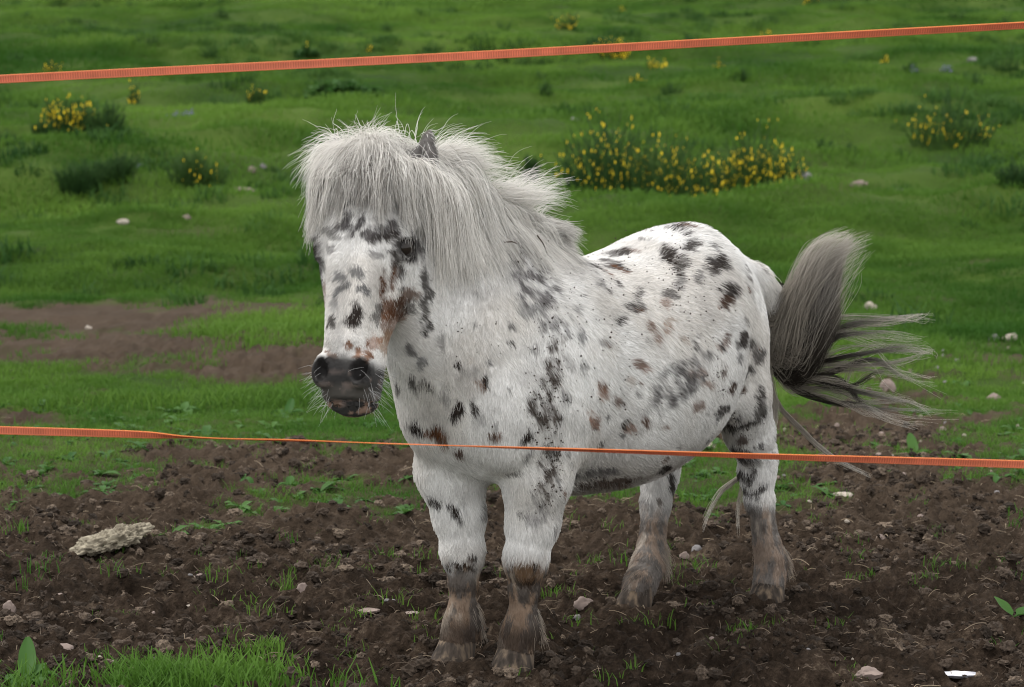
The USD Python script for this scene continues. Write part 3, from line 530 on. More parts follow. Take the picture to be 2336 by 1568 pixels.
for q, (px, py, w, h, m, lab) in enumerate([
    (1834, 410, 36, 22, M_stone_grey, 'grey rock at the right foot of the densely yellow broom'), (2218, 144, 24, 12, M_stone_grey, 'grey stone high on the right slope'), (2306, 778, 34, 18, M_stone_pale, 'pale stone at the right edge behind the tail, the larger of two'), (2268, 778, 22, 16, M_stone_grey, 'grey stone left of the pale one at the right edge'),
    (1983, 705, 32, 17, M_stone_pale, 'pale stone on the turf between the two tail plumes'), (2025, 898, 34, 30, M_stone_pink, 'round pinkish stone among the tail hairs'), (2266, 914, 30, 18, M_stone_pink, 'pinkish stone on the soil right of the tail tips'), (1926, 1141, 46, 14, M_stone_pale, 'flat pale stone below the tape right of the hind leg'),
    (1846, 1150, 14, 12, M_stone_pale, 'small whitish stone close to the left hind leg'), (2112, 1158, 22, 10, M_stone_pale, 'small pale stone on the soil below the right dock'), (1908, 1226, 20, 12, M_stone_grey, 'small grey stone right of the left hind cannon'), (2008, 1240, 22, 14, M_stone_pink, 'brownish stone half sunk in soil at the right'),
    (1332, 1408, 44, 26, M_stone_pink, 'angular pinkish stone before the right hind hoof'), (1318, 1425, 18, 14, M_stone_grey, 'small grey stone against the angular pinkish one'), (1622, 1022, 30, 14, M_stone_pale, 'pale stone just above the tape between belly and hind leg'), (1590, 1262, 24, 16, M_stone_grey, 'grey stone on the soil between the hind legs'),
    (1560, 1285, 24, 14, M_stone_pink, 'brown stone beside the grey one between the hind legs'), (575, 392, 22, 14, M_stone_pink, 'pinkish stone on the turf left of the forelock'), (600, 382, 14, 10, M_stone_grey, 'small grey stone right beside the pinkish one left of the forelock'), (556, 437, 60, 10, M_stone_pink, 'long flat stone lying in the turf left of the forelock'),
    (282, 510, 26, 13, M_stone_pale, 'pale stone on a bare spot at the left'), (425, 500, 18, 11, M_stone_pink, 'pinkish stone on a bare spot left of the head'), (1958, 423, 40, 14, M_stone_pink, 'brownish stone in the grass right of the grey rock'), (2050, 438, 22, 9, M_stone_grey, 'small stone in the long grass below the sparse broom'),
    (202, 748, 16, 9, M_stone_pale, 'pale pebble on the brown soil band at the left'), (1412, 1010, 14, 9, M_stone_pale, 'pale pebble seen under the belly by the tape'), (1310, 275, 24, 10, M_stone_grey, 'grey stone on the slope right of the mane'), (2118, 800, 16, 11, M_stone_pale, 'pale pebble behind the upper tail strands'),
    (1540, 1058, 22, 10, M_stone_pale, 'pale flake of stone just under the tape by the far hind leg'), (2150, 985, 16, 9, M_stone_pink, 'pink pebble on the soil above the tape at the right'), (940, 1422, 60, 9, M_stone_pink, 'flat pinkish flake on the soil left of the front legs'), (845, 1412, 46, 8, M_stone_pink, 'flat thin flake on the soil further left of the front legs'),
    (150, 1488, 46, 26, M_stone_pink, 'pale earthy clod near the bottom left dock'), (130, 1372, 40, 22, M_stone_pink, 'pale clod below the fibrous clump on the left'), (452, 1332, 40, 20, M_stone_pink, 'pale clod on the soil right of the fibrous clump'), (690, 1360, 26, 18, M_stone_pink, 'pale clod right of the lone grass tuft'), (20, 1395, 30, 26, M_stone_pink, 'pale clod at the left edge'), (1980, 1560, 60, 26, M_stone_pink, 'wide pinkish stone at the bottom edge right of the hooves'), (250, 1520, 34, 18, M_stone_pink, 'pale clod in front of the grass at the bottom left')]):
    rock(lab, px, py, w, h, m, 500 + q)
peb = 0
for px, py in [(1700 + 640 * a, 760 + 460 * b) for a, b in rng.uniform(0, 1, (46, 2))] + [(60 + 900 * a, 1330 + 220 * b) for a, b in rng.uniform(0, 1, (16, 2))] + [(1280 + 1000 * a, 1420 + 130 * b) for a, b in rng.uniform(0, 1, (14, 2))]:
    rock('small pale pebble lying on the trodden ground', px, py, rng.uniform(7, 14), rng.uniform(5, 8), [M_stone_pale, M_stone_pink, M_stone_grey][peb % 3], 600 + peb % 9, 'pebble', 'pebble', 'pebbles on the trodden ground'); peb += 1
b = ground(258, 1262); b[2] = gz(b[0], b[1]); k = scale_at(b[1])
m = trimesh.creation.icosphere(5); v = np.array(m.vertices); v = v * [82 / k, 75 / k, 24 / k]; w = v * np.array([1, 1, 1.6]); v = v * (1 + 1.1 * (meshkit.fbm(w * 16, 3, 3) - .5))[:, None] + np.array(m.vertices) * (.030 * (meshkit.fbm(w * 70, 3, 5) - .5) + .012 * (meshkit.noise(w * 190, 6) - .5))[:, None]; v[:, 2] = v[:, 2] + .25 * v[:, 0]
lump = usdkit.mesh(stage, '/World/fibrous_clump', (v, np.array(m.faces)), M_lump, smooth=True); lump.AddTranslateOp().Set(tuple(map(float, b - [0, 0, .004]))); mark(lump.GetPrim(), 'pale beige fibrous clump lying on the dark soil at the left', 'clump')
b = ground(2192, 1545); b[2] = gz(b[0], b[1]); U, W_ = np.meshgrid(np.linspace(-1, 1, 16), np.linspace(-1, 1, 8)); z = .004 + .008 * (meshkit.fbm(np.stack([U * 1.8, W_ * 1.8, 0 * U], -1), 3, 9) - .3) + .008 * np.abs(W_) 
v = np.stack([U * .046 * (1 - .3 * W_**2 * (U > 0)), W_ * .020 * (1 - .55 * np.clip(U, 0, 1)), z], -1).reshape(-1, 3); i = np.arange(7)[:, None] * 16 + np.arange(15)[None]; f = np.stack([i, i + 1, i + 17, i + 16], -1).reshape(-1, 4)
v2 = np.vstack([v, v - [0, 0, .003]]); f2 = np.vstack([f, f[:, ::-1] + len(v)])
sc_ = usdkit.mesh(stage, '/World/white_scrap', (v2, f2), M_white); sc_.AddTranslateOp().Set(tuple(map(float, b))); mark(sc_.GetPrim(), 'crumpled white scrap lying on the soil at the bottom right', 'litter')
# ---------------------------------------------------------------- two orange fence tapes
def tape(label, path, twist, width, seed):
    """path: points (px, py, distance) along the tape; twist: (px, degrees) turn of the ribbon about its length, 0 = face to the viewer"""
    pts = np.array([at(*p) for p in path]); s = np.r_[0, np.cumsum(np.linalg.norm(np.diff(pts, axis=0), axis=1))]; n = int(s[-1] / .0011); q = np.linspace(0, s[-1], n)
    c = np.stack([PchipInterpolator(s, pts[:, i])(q) for i in range(3)], 1); px = np.interp(q, s, [p[0] for p in path]); tw = np.radians(PchipInterpolator(*zip(*twist))(px))
    tg = np.gradient(c, axis=0); tg /= np.linalg.norm(tg, axis=1, keepdims=True); up = np.array([0, 0, 1.]) - tg * tg[:, 2:]; up /= np.linalg.norm(up, axis=1, keepdims=True); out = np.cross(tg, up)
    a = up * np.cos(tw)[:, None] + out * np.sin(tw)[:, None]; b = np.cross(tg, a); th = .0005; rows = [-1, -.86, -.5, 0, .5, .86, 1]; rib = .00045 * np.sin(np.arange(n) * math.pi / 2 + .3)
    V, C = [], []
    base = np.array([.76, .22, .125]); thread = np.array([.84, .25, .07]); g = np.random.default_rng(seed); nz = meshkit.fbm(np.stack([q * 40, 0 * q, 0 * q], -1), 3, seed)
    for sgn in (1, -1):
        for r in rows:
            V.append(c + a * (width / 2 * r) + sgn * b * (th * (1.6 if abs(r) > .8 else 1) + rib * (abs(r) < .7))[:, None])
            k = (.80 + .35 * meshkit.fbm(np.stack([q * 6, 0 * q + r, 0 * q], -1), 3, seed + 5)) * (.70 + .30 * (np.sin(np.arange(n) * math.pi / 2 + .3) > 0)) * (.85 + .3 * nz); C.append((thread if abs(r) > .9 else base)[None] * (k if abs(r) < .7 else np.ones(n) * .95)[:, None])
    V = np.stack(V, 1); C = np.stack(C, 1); m = V.shape[1]; ring = list(range(7)) + list(range(13, 6, -1)); I = np.arange(n - 1)[:, None] * m; T = []
    for x, y in zip(ring, ring[1:] + ring[:1]): T += [np.concatenate([I + x, I + y, I + m + y], 1), np.concatenate([I + x, I + m + y, I + m + x], 1)]
    pr = put('fence_tape', (V.reshape(-1, 3), np.vstack(T)), M_tape, None, True, np.clip(C, 0, 1).reshape(-1, 3)); mark(pr, label, 'fence tape')
TY = 4.22
tape('upper orange woven fence tape stretched across the green slope', [(-900, 229, 4.1), (0, 181, TY), (1000, 131.5, TY), (1700, 93, TY + .05), (2336, 58, TY + .1), (3200, 12, TY + .2)], [(-900, 10), (0, 12), (700, 8), (1200, 14), (2336, 38), (3200, 40)], .0149, 1)
tape('lower orange woven fence tape, twisted on the left, passing before the chest of the pony', [(-900, 955, TY), (0, 982, TY), (300, 991, TY), (480, 1000, TY), (700, 1006, TY), (940, 1014, TY), (1300, 1026, TY), (1700, 1040, TY), (2336, 1060, TY), (3200, 1092, TY)],
     [(-900, -12), (0, 8), (330, 30), (420, 68), (520, 78), (640, 72), (800, 80), (940, 83), (1100, 75), (1350, 62), (1600, 52), (1900, 35), (2336, 15), (3200, 0)], .0149, 2)
# ---------------------------------------------------------------- the pony
BV, BT = body_mesh(); BN = grad(BV)
pony = thing('pony', 'white pony with dark and rust spots standing on bare soil behind the tape', 'pony', PO)
# the pony's own frame: children are given in world axes about PO
def L2P(l): return np.asarray(l, float) @ PM
BW = to_world(BV); BP = proj(BW); cdir = BW - [0, 0, CAMH]; cdir /= np.linalg.norm(cdir, axis=1, keepdims=True); facing = np.einsum('ij,ij->i', BN @ PM, cdir)
FRONT = np.where(facing < -.08)[0]
from scipy.spatial import cKDTree
_t2 = cKDTree(BP[FRONT])
def on_coat(px, py):
    """nearest coat point (and its normal) seen at (px, py)"""
    d, j = _t2.query([px, py], k=12); j = FRONT[j]; near = d < 9
    j = j[near] if near.any() else j[:1]; b = j[np.argmin(BW[j, 1])]; return BV[b], BN[b], BW[b, 1]
DARK, GREY, RUST, TAN, BLUE = np.array([.030, .022, .018]), np.array([.15, .14, .14]), np.array([.17, .070, .028]), np.array([.24, .15, .085]), np.array([.085, .085, .09])
DIRT = np.array([.175, .145, .125])
SPOTS = [  # x, y, half width, half height on the print, colour, strength, lean in degrees
 (808,715,19,30,DARK,1,10),(762,725,15,19,DARK,.85,15),(822,650,15,13,BLUE,.85,0),(778,652,24,9,BLUE,.8,-40),(768,632,16,12,BLUE,.7,0),(812,612,17,13,BLUE,.75,30),(758,678,8,20,BLUE,.5,20),(752,560,12,12,GREY,.6,0),(860,575,22,10,GREY,.6,30),
 (905,600,26,34,DARK,.55,20),(893,640,18,44,RUST*.6,.62,8),(925,640,10,30,DARK,.5,0),(720,610,12,44,GREY,.75,0),(890,690,20,26,RUST*.7,.85,0),(930,680,22,14,RUST*.6,.8,-25),(900,735,20,36,RUST*1.0,.66,18),(915,705,16,22,RUST*.45,.8,20),(885,775,16,22,TAN,.7,20),(945,700,12,22,DARK,.7,10),(970,660,10,60,DARK,.85,0),(958,735,14,30,DARK,.75,15),
 (868,705,10,24,DARK,.7,0),(736,660,8,30,RUST,.5,0),(790,787,6,9,RUST,.9,0),(815,800,10,8,RUST,.9,0),(836,806,8,9,RUST,.9,20),(754,806,11,9,RUST,.7,0),(856,778,13,15,RUST*1.4,.6,0),(842,782,5,7,RUST,.8,0),
 (840,510,80,26,GREY*.8,.75,0),(800,455,14,60,GREY*.7,.7,-8),(880,535,38,14,DARK,.5,-20),(915,545,20,12,DARK,.6,-20),(745,530,26,10,DARK,.6,10),(930,560,22,20,GREY*.7,.7,0),(710,560,10,30,GREY,.6,0),(960,540,16,50,GREY,.5,0),
 (1083,660,11,8,GREY,.8,20),(1166,771,9,13,DARK,.95,15),(1042,835,9,11,DARK,1,15),(1112,860,10,12,DARK,1,-10),(1116,828,8,9,BLUE,.8,0),(1165,882,8,11,DARK,.7,20),(1092,742,8,7,GREY,.6,0),(940,878,8,17,DARK,.8,-25),(972,890,16,6,DARK,.9,30),(944,976,17,14,DARK,1,20),(990,994,15,17,DARK,.9,0),(1000,1010,14,12,RUST*.5,.8,0),
 (1036,938,11,26,DARK,1,12),(1076,925,9,19,DARK,.95,-5),(1045,1037,11,13,RUST*.45,.9,0),(1127,994,19,8,RUST*.4,.9,-15),(1202,996,17,11,DARK,1,-10),(904,888,7,12,DARK,.8,0),(932,805,18,16,GREY*.6,.8,0),(1014,905,12,16,GREY,.5,0),(1000,780,14,20,GREY,.5,0),(955,830,10,16,BLUE,.7,0),(1135,960,10,10,GREY,.5,0),
 (1085,950,18,20,GREY,.4,0),(1060,820,10,10,TAN,.35,0),(1070,850,16,18,GREY,.35,0),
 (1150,520,40,34,DARK,.72,30),(1185,570,12,18,DARK,.9,0),(1205,590,46,50,GREY,.55,0),(1232,655,46,42,GREY,.55,10),(1215,700,26,16,BLUE,.5,0),(1260,720,30,40,GREY,.45,0),(1275,790,20,34,DIRT*.6,.62,8),(1250,850,26,44,DIRT*.6,.62,-5),(1236,920,26,50,DIRT*.55,.66,0),(1262,960,30,40,DIRT*.7,.6,-10),(1285,985,14,40,DARK,.5,12),(1262,1050,26,50,DIRT*.5,.72,8),(1245,1120,22,40,DIRT*.7,.55,10),(1225,1170,26,40,GREY,.45,0),
 (1450,697,21,8,DARK,.85,12),(1462,702,12,7,RUST*.6,.8,0),(1418,731,11,8,DARK,.95,0),(1526,746,9,14,RUST*1.1,.6,0),(1528,725,12,9,TAN,.45,0),(1420,573,13,7,DARK,.9,0),(1396,578,14,7,DARK,.7,0),(1385,600,20,6,DARK,.7,10),(1345,605,26,6,DARK,.6,20),(1460,660,11,6,DARK,.85,0),(1526,664,13,10,DARK,.75,20),(1520,685,9,6,RUST,.6,0),
 (1470,826,12,13,RUST*.7,.8,20),(1478,838,9,9,RUST*1.2,.6,0),(1375,884,15,13,RUST*.8,.85,35),(1383,898,12,10,RUST*1.2,.6,0),(1414,915,10,6,RUST*.7,.8,25),(1440,972,11,8,RUST,.75,0),(1480,966,11,9,RUST*.6,.95,0),(1360,970,8,13,RUST*1.2,.8,0),(1516,976,10,7,RUST*.9,.7,0),(1358,940,9,8,RUST*1.3,.5,0),(1600,928,13,13,RUST*.8,.7,0),(1580,848,13,9,RUST*.7,.65,0),(1613,878,11,9,RUST,.6,0),(1606,845,8,6,RUST,.6,0),
 (1552,875,62,46,GREY*.75,.55,-30),(1500,925,40,24,GREY,.4,-30),(1600,800,16,34,GREY,.4,0),(1558,765,9,8,TAN,.5,0),(1340,832,9,14,BLUE,.6,-25),(1300,748,8,13,GREY*.7,.65,-20),(1325,758,7,9,BLUE,.7,-20),(1385,775,10,7,GREY,.5,0),(1440,860,9,8,TAN,.35,0),(1330,700,8,8,GREY,.5,0),(1365,640,10,6,GREY*.7,.6,0),(1300,820,12,20,GREY,.4,0),(1290,900,12,30,GREY,.4,0),
 (1530,511,32,8,DARK,.75,5),(1571,553,12,8,DARK,.9,-15),(1526,572,13,20,DARK,.95,-20),(1540,605,11,22,DARK,.85,-10),(1555,590,10,10,DARK,.7,0),(1634,590,19,17,DARK,.95,-20),(1622,606,13,9,DARK,.8,0),(1670,656,17,17,DARK,.95,-25),(1659,682,15,14,RUST*.35,.95,-20),(1597,628,7,12,GREY*.5,.7,30),(1708,640,5,44,DARK,.55,-14),(1545,640,12,9,GREY*.6,.6,0),(1700,770,9,16,DARK,.95,0),(1690,780,10,10,DARK,.7,0),(1664,768,9,12,RUST*.5,.85,20),(1648,784,8,9,RUST,.6,0),(1722,776,10,12,DARK,.85,0),(1735,800,12,16,DARK,.8,0),(1660,835,6,12,RUST*.5,.85,20),(1716,842,8,13,DARK,.85,10),(1690,820,7,8,GREY*.6,.7,0),
 (1675,886,9,15,RUST*.3,.95,0),(1700,886,8,14,RUST*.4,.9,10),(1737,905,11,22,DARK,.9,0),(1656,937,20,14,DARK,.9,0),(1740,945,14,14,DARK,.8,0),(1700,975,30,11,DARK,.9,-12),(1662,965,20,30,GREY*.6,.6,0),(1688,1036,22,10,DARK,.9,10),(1690,1086,20,10,DARK,.95,18),(1719,1072,8,15,DARK,.85,20),(1703,1122,26,9,DARK,.9,18),(1745,1120,6,7,DARK,.9,0),(1745,1200,5,7,DARK,.9,0),(1690,1010,14,10,RUST*.4,.8,0),(1700,1150,14,20,GREY*.7,.5,0),
 (1019,1152,7,10,DARK,1,-15),(1048,1166,8,14,DARK,1,-15),(1054,1194,5,7,DARK,.85,0),(1180,1174,7,11,DARK,1,-25),(1183,1176,5,8,DARK,.8,0),(1077,1262,11,14,DARK,.9,0),(1110,1170,8,20,GREY,.6,0),(1266,1225,6,12,DARK,.6,0),(1140,1000,10,8,RUST*.7,.6,0),(1215,1140,8,8,GREY*.7,.6,0),
 (1200,1302,42,15,DARK,.95,-8),(1195,1330,34,16,DARK,.55,0),(1062,1296,42,12,DARK,.7,5),(1520,1078,10,20,DARK,.95,0),(1537,1105,9,34,DARK,.95,-10),(1500,1135,9,8,DARK,.8,0),(1470,1140,10,14,GREY,.5,0),(1380,1105,70,9,RUST*.35,.8,0),(1340,1085,60,14,GREY*.8,.5,0)]
sp = []
for (px, py, rx, ry, c, st, ln) in SPOTS:
    p, n, Y = on_coat(px, py); k = Y / F; foreshort = 1 / max(.35, -float((n @ PM) @ ((to_world(p) - [0, 0, CAMH]) / np.linalg.norm(to_world(p) - [0, 0, CAMH]))))
    ex = np.array([1., 0, 0]) @ PM.T; ez = np.array([0, 0, 1.]); a = math.radians(ln); ux = ex * math.cos(a) - ez * math.sin(a); uz = ez * math.cos(a) + ex * math.sin(a)   # PM.T on row vectors: world -> pony
    sp.append((p, ux, uz, rx * k, ry * k, min(foreshort, 2.), np.asarray(c), st))
g = np.random.default_rng(5)
for _ in range(130):                                              # small faint flecks between the large spots
    j = FRONT[g.integers(0, len(FRONT))]; p = BV[j]
    if p[2] < .36 or ((p - HO) @ HA > -.03 and p[0] > .60): continue
    r = g.uniform(.0048, .0092); sp.append((p, np.array([1., 0, 0]), np.array([0, 0, 1.]), r, r * g.uniform(.8, 1.6), 1.2, [DARK, DARK, RUST * .8, GREY * .5][g.integers(0, 4)], g.uniform(.5, 1)))
for _ in range(110):                                             # the side that faces away carries spots too
    j = g.integers(0, len(BV)); p, n = BV[j], BN[j]
    if facing[j] < .1 or p[2] < .33 or (p - HO) @ HA > -.02 and (p[0] > .62): continue
    r = g.uniform(.007, .018); sp.append((p, np.array([1., 0, 0]), np.array([0, 0, 1.]), r, r * g.uniform(.7, 1.6), 1.3, [DARK, DARK, RUST * .7, GREY][g.integers(0, 4)], g.uniform(.6, 1)))
def lerp(c, k, w): return c + (k - c) * w[:, None]
def ss(a, b, x): t = np.clip((x - a) / (b - a), 0, 1); return t * t * (3 - 2 * t)
def coat_colour(P, fine):
    """colour of the coat at points P (pony frame); fine: a random number per hair"""
    x, y, z = P.T; n1 = meshkit.fbm(P * 14, 3, 11); n2 = meshkit.fbm(P * 46, 3, 12); n3 = meshkit.fbm(P * [60, 60, 16], 3, 13); n0 = meshkit.fbm(P * 5, 3, 14)
    c = np.array([.74, .73, .715]) * (.86 + .28 * n1)[:, None]
    c = lerp(c, np.array([.42, .365, .30]), ss(.50, .72, n0) * .28)                       # warm stain
    c = lerp(c, np.array([.27, .25, .24]), ss(.56, .74, meshkit.fbm(P * 9 + 3, 3, 15)) * .24)
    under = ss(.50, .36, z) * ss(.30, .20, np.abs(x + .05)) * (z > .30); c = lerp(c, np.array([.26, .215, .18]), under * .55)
    body = (P - HO) @ HR.T; hu, hs, hn = body.T; head = (hu > -.06) & (np.abs(hs) < .15) & (hn > -.24) & (hu < .55)
    w = P + (np.stack([meshkit.fbm(P * 40 + 7 * k, 2, 20 + k) for k in range(3)], 1) - .5) * .028
    for (p, ux, uz, rx, ry, fs, col, st) in sp:
        m = np.abs(P - p).max(1) < 2.8 * max(rx, ry) * fs + .03
        if not m.any(): continue
        dirt = max(rx, ry) > .024 and col.max() < .16 and st < .8
        q = w[m] - p; e = ((q @ ux) / (rx * fs**.5))**2 + ((q @ uz) / (ry * fs**.25))**2 + (np.maximum(0, np.linalg.norm(q - np.outer(q @ ux, ux) - np.outer(q @ uz, uz), axis=1) - 1.4 * max(rx, ry)) / .03)**2
        f = ss(1.2, .62, e + (fine[m] - .5) * .55) * st * np.where(fine[m] > .90, .4, 1); f = f * np.where(dirt, ss(.36, .62, meshkit.fbm(P[m] * [70, 70, 40], 3, 17)) * 1.7, 1); f = np.clip(f, 0, 1); c[m] = lerp(c[m], col[None] * (.7 + .6 * n2[m])[:, None], f)
    # legs below the knee: mixed brown, grey and tan
    low = ss(.275, .20, z + (n1 - .5) * .10); mix = np.where((n3 > .52)[:, None], np.array([.165, .100, .056]), np.array([.042, .026, .016])) * (.7 + .6 * n2)[:, None]; mix = lerp(mix, np.array([.32, .265, .21]), ss(.57, .70, meshkit.fbm(P * [30, 30, 9] + 9, 3, 31)))
    front = x > .15; low = low * np.where(front, .92, .85); c = lerp(c, mix, low * (z < .30))
    c = lerp(c, np.array([.05, .035, .026]), ss(.13, .085, z) * ss(.40, .62, n1 + .1 * front) * .85 * (z < .2) * (z > .05))
    # head: dark bare muzzle with pink patches, dark ears
    mz = head & (hu > .36); f = ss(.380, .412, hu + (n1 - .5) * .05 + .012 * (np.abs(hs) < .03)) * mz
    muz = lerp(np.tile(np.array([.012, .011, .011]), (len(P), 1)), np.array([.17, .125, .11]), ss(.62, .68, meshkit.fbm(P * 70, 2, 50)) * ss(.405, .46, hu) * .8); muz = lerp(muz, np.array([.28, .18, .135]), ss(.470, .476, hu) * ss(-.045, -.06, hn) * (n2 < .56) * .9); muz = lerp(muz, np.array([.10, .09, .08]), ss(.445, .462, hu) * ss(.476, .470, hu) * .6); c = lerp(c, muz, f * .97)
    for sg in (1, -1): c = lerp(c, np.array([.006, .005, .005]), ss(1.25, .95, np.linalg.norm((body - [.427, sg * .043, .010]) / [.027, .019, .030], axis=1)) * head * .97)
    for sg in (1, -1): c = lerp(c, np.array([.020, .016, .014]), ss(1.5, .95, np.linalg.norm((body - [EYE[sg][0] + .003, sg * .106, EYE[sg][2] + .008]) / [.021, .030, .031], axis=1)) * head * .95)
    ear = (hu < -.016) & (np.abs(hs) > .060) & (hn < -.03) & (hn > -.13) & (hu > -.17) & (x > .55); c = lerp(c, np.array([.055, .045, .04]), ear * .85 * (fine < .8))
    return np.clip(c, .004, .8)
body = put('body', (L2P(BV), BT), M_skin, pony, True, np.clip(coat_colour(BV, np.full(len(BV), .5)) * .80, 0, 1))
mark(body, None, None)
# coat: short hairs lying along the body
e1, e2 = BV[BT[:, 1]] - BV[BT[:, 0]], BV[BT[:, 2]] - BV[BT[:, 0]]; area = np.linalg.norm(np.cross(e1, e2), axis=1) / 2; cen = BV[BT].mean(1); ch = (cen - HO) @ HR.T
is_head = (ch[:, 0] > -.03) & (np.abs(ch[:, 1]) < .14) & (ch[:, 2] > -.23) & (cen[:, 0] > .58)
seen = facing[BT].mean(1) < .15
wt = area * np.where(is_head, 2.6, 1.0) * np.where(cen[:, 2] < .3, 1.5, 1.) * np.where(seen, 1., .22); NH = 170000
ti = g.choice(len(BT), NH, p=wt / wt.sum()); u, v = g.uniform(0, 1, (2, NH)); fl = u + v > 1; u[fl], v[fl] = 1 - u[fl], 1 - v[fl]
R = BV[BT[ti, 0]] + u[:, None] * e1[ti] + v[:, None] * e2[ti]; N = BN[BT[ti, 0]] * (1 - u - v)[:, None] + BN[BT[ti, 1]] * u[:, None] + BN[BT[ti, 2]] * v[:, None]; N /= np.linalg.norm(N, axis=1, keepdims=True)
Hc = (R - HO) @ HR.T; hd = is_head[ti]; x, y, z = R.T
D = np.tile(np.array([-.75, 0, -.65]), (NH, 1)); fr = ss(.2, .5, x)[:, None]; D = D * (1 - fr) + np.array([-.25, 0, -1.0]) * fr
lg = ss(.42, .30, z)[:, None]; D = D * (1 - lg) + np.array([-.12, 0, -1.]) * lg
rump = ss(-.2, -.4, x)[:, None] * ss(.5, .6, z)[:, None]; D = D * (1 - rump) + np.array([-.55, 0, -.9]) * rump
hdir = HA[None] * .8 + HS[None] * (np.sign(Hc[:, 1]) * np.clip(np.abs(Hc[:, 1]) * 14, 0, .8))[:, None] + HA[None] * 0; D = np.where(hd[:, None], hdir, D)
D += (np.stack([meshkit.fbm(R * 11 + 5 * k, 3, 60 + k) for k in range(3)], 1) - .5) * 1.5 * np.where(hd, .5, 1)[:, None] + g.normal(0, .16, (NH, 3))
D -= N * np.einsum('ij,ij->i', D, N)[:, None]; D /= np.linalg.norm(D, axis=1, keepdims=True)
Ln = np.where(hd, .011, .0165) * np.where(z < .26, .85, 1.); Ln = np.where(hd & (Hc[:, 0] > .39), .003, Ln); Ln = np.where(hd & (Hc[:, 0] > .33) & (Hc[:, 0] <= .39), .008, Ln); Ln = np.where((~hd) & (x < -.2) & (z > .8), .024, Ln)
feather = (z < .13) & (z > .07) & (N[:, 0] < -.45); Ln = np.where(feather & (g.uniform(0, 1, NH) < .35), .032, Ln); bellyf = (N[:, 2] < -.75) & (z > .33) & (z < .40) & (np.abs(y) < .12); Ln = np.where(bellyf, .034, Ln); Ln *= g.uniform(.6, 1.25, NH); Ln = np.where(z < .085, np.minimum(Ln, .018), Ln)
lift = (.30 + .25 * meshkit.fbm(R * 20, 2, 70))[:, None] * np.where(feather, 1.2, 1)[:, None] * np.where(z < .26, .6, 1)[:, None]
t = np.array([0, .33, .67, 1.0]); pts = R[:, None] - N[:, None] * .001 + (D[:, None] * t[None, :, None] + N[:, None] * (lift[:, None] * (t - .45 * t * t)[None, :, None]) + np.array([0, 0, -1.]) * (.12 * t * t)[None, :, None] * (feather * 1.0)[:, None, None]) * Ln[:, None, None]
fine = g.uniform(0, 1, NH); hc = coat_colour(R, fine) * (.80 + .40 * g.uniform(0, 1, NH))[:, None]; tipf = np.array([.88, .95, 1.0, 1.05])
eyez = np.zeros(NH, bool)
for sg in (1, -1):
    ex, es, en = EYE[sg]; eyez |= np.linalg.norm((Hc - [ex + .003, sg * .108, en + .010]) / [.020, .026, .030], axis=1) < 1
    eyez |= np.linalg.norm((Hc - [.427, sg * .043, .010]) / [.027, .019, .030], axis=1) < 1
kp = ~eyez & (z > .050)
mark(curves('coat', L2P(pts[kp]), np.array([.00105, .00095, .0007, .00025]), M_hair, pony, np.clip(hc[kp][:, None] * tipf[None, :, None], 0, .85)), None, None, None, 'stuff')

# long hair: strands that leave the crest, bend under their weight and lie on the body
def drape(roots, d0, length, layer, weight, wind=(0, 0, 0), steps=13, curl=.10, rnd=None, stiff=None):
    n = len(roots); P = roots.copy(); d = d0 / np.linalg.norm(d0, axis=1, keepdims=True); out = [P.copy()]; st = (length / steps)[:, None]; w = np.asarray(weight).reshape(-1, 1) * np.ones((n, 1)); ph = rnd.uniform(0, 6.28, (n, 3)); fr = rnd.uniform(.4, 1.1, (n, 3))
    for k in range(steps):
        d = d + w * np.array([0, 0, -1.]) * (.35 + .65 * min(1, k / 4)) + np.asarray(wind) + curl * np.sin(ph + fr * k) + rnd.normal(0, .02, (n, 3)); d /= np.linalg.norm(d, axis=1, keepdims=True); Q = P + d * st
        s = sdf(Q); pen = s < layer
        if pen.any():
            G = grad(Q[pen], .004); Q[pen] += G * (layer[pen] - s[pen])[:, None]; dd = Q[pen] - P[pen]; d[pen] = dd / (np.linalg.norm(dd, axis=1, keepdims=True) + 1e-9)
        P = Q; out.append(P.copy())
    return np.stack(out, 1)
def gather(S, lk, k, amount):
    """strands of one lock draw together towards their tips"""
    c = np.zeros((k,) + S.shape[1:]); m = np.bincount(lk, minlength=k).clip(1); np.add.at(c, lk, S); c /= m[:, None, None]; t = np.linspace(0, 1, S.shape[1])[None, :, None]
    return S + (c[lk] - S) * (amount * np.sin(np.minimum(t * 1.25, 1) * math.pi / 2)**1.5 * (1 - .35 * np.maximum(t - .8, 0) / .2))
def clear_of_ears(S, keep):
    """which strands leave the ears in view; keep: share that may still cross the right ear"""
    ok = np.ones(len(S), bool)
    for sg, share, r in ((1, 0, .027), (-1, keep, .024)):
        a, b_ = hp(*EARS[sg]['b']), hp(*EARS[sg]['t']); a = a + .50 * (b_ - a); b_ = b_ + .35 * (b_ - a); v = b_ - a; P_ = S.reshape(-1, 3) - a; fn = P_ @ HN; P_ = P_ - np.outer(np.where((fn > 0) & (fn < .05), fn, 0), HN); h_ = np.clip(P_ @ v / (v @ v), 0, 1); d_ = np.linalg.norm(P_ - h_[:, None] * v, axis=1).reshape(S.shape[:2])
        ok &= ~((d_ < r).any(1) & (np.random.default_rng(3).uniform(0, 1, len(S)) > share))
    return ok
def snap(p):
    for _ in range(4): p = p - grad(p, .004) * sdf(p)[:, None]
    return p
def tone(n, rnd, base=(.72, .70, .665), dirty=.25):
    c = np.array(base)[None] * rnd.uniform(.78, 1.15, (n, 1)); return lerp(c, np.array([.22, .20, .175]), (rnd.uniform(0, 1, n) < dirty) * rnd.uniform(.3, .9, n))
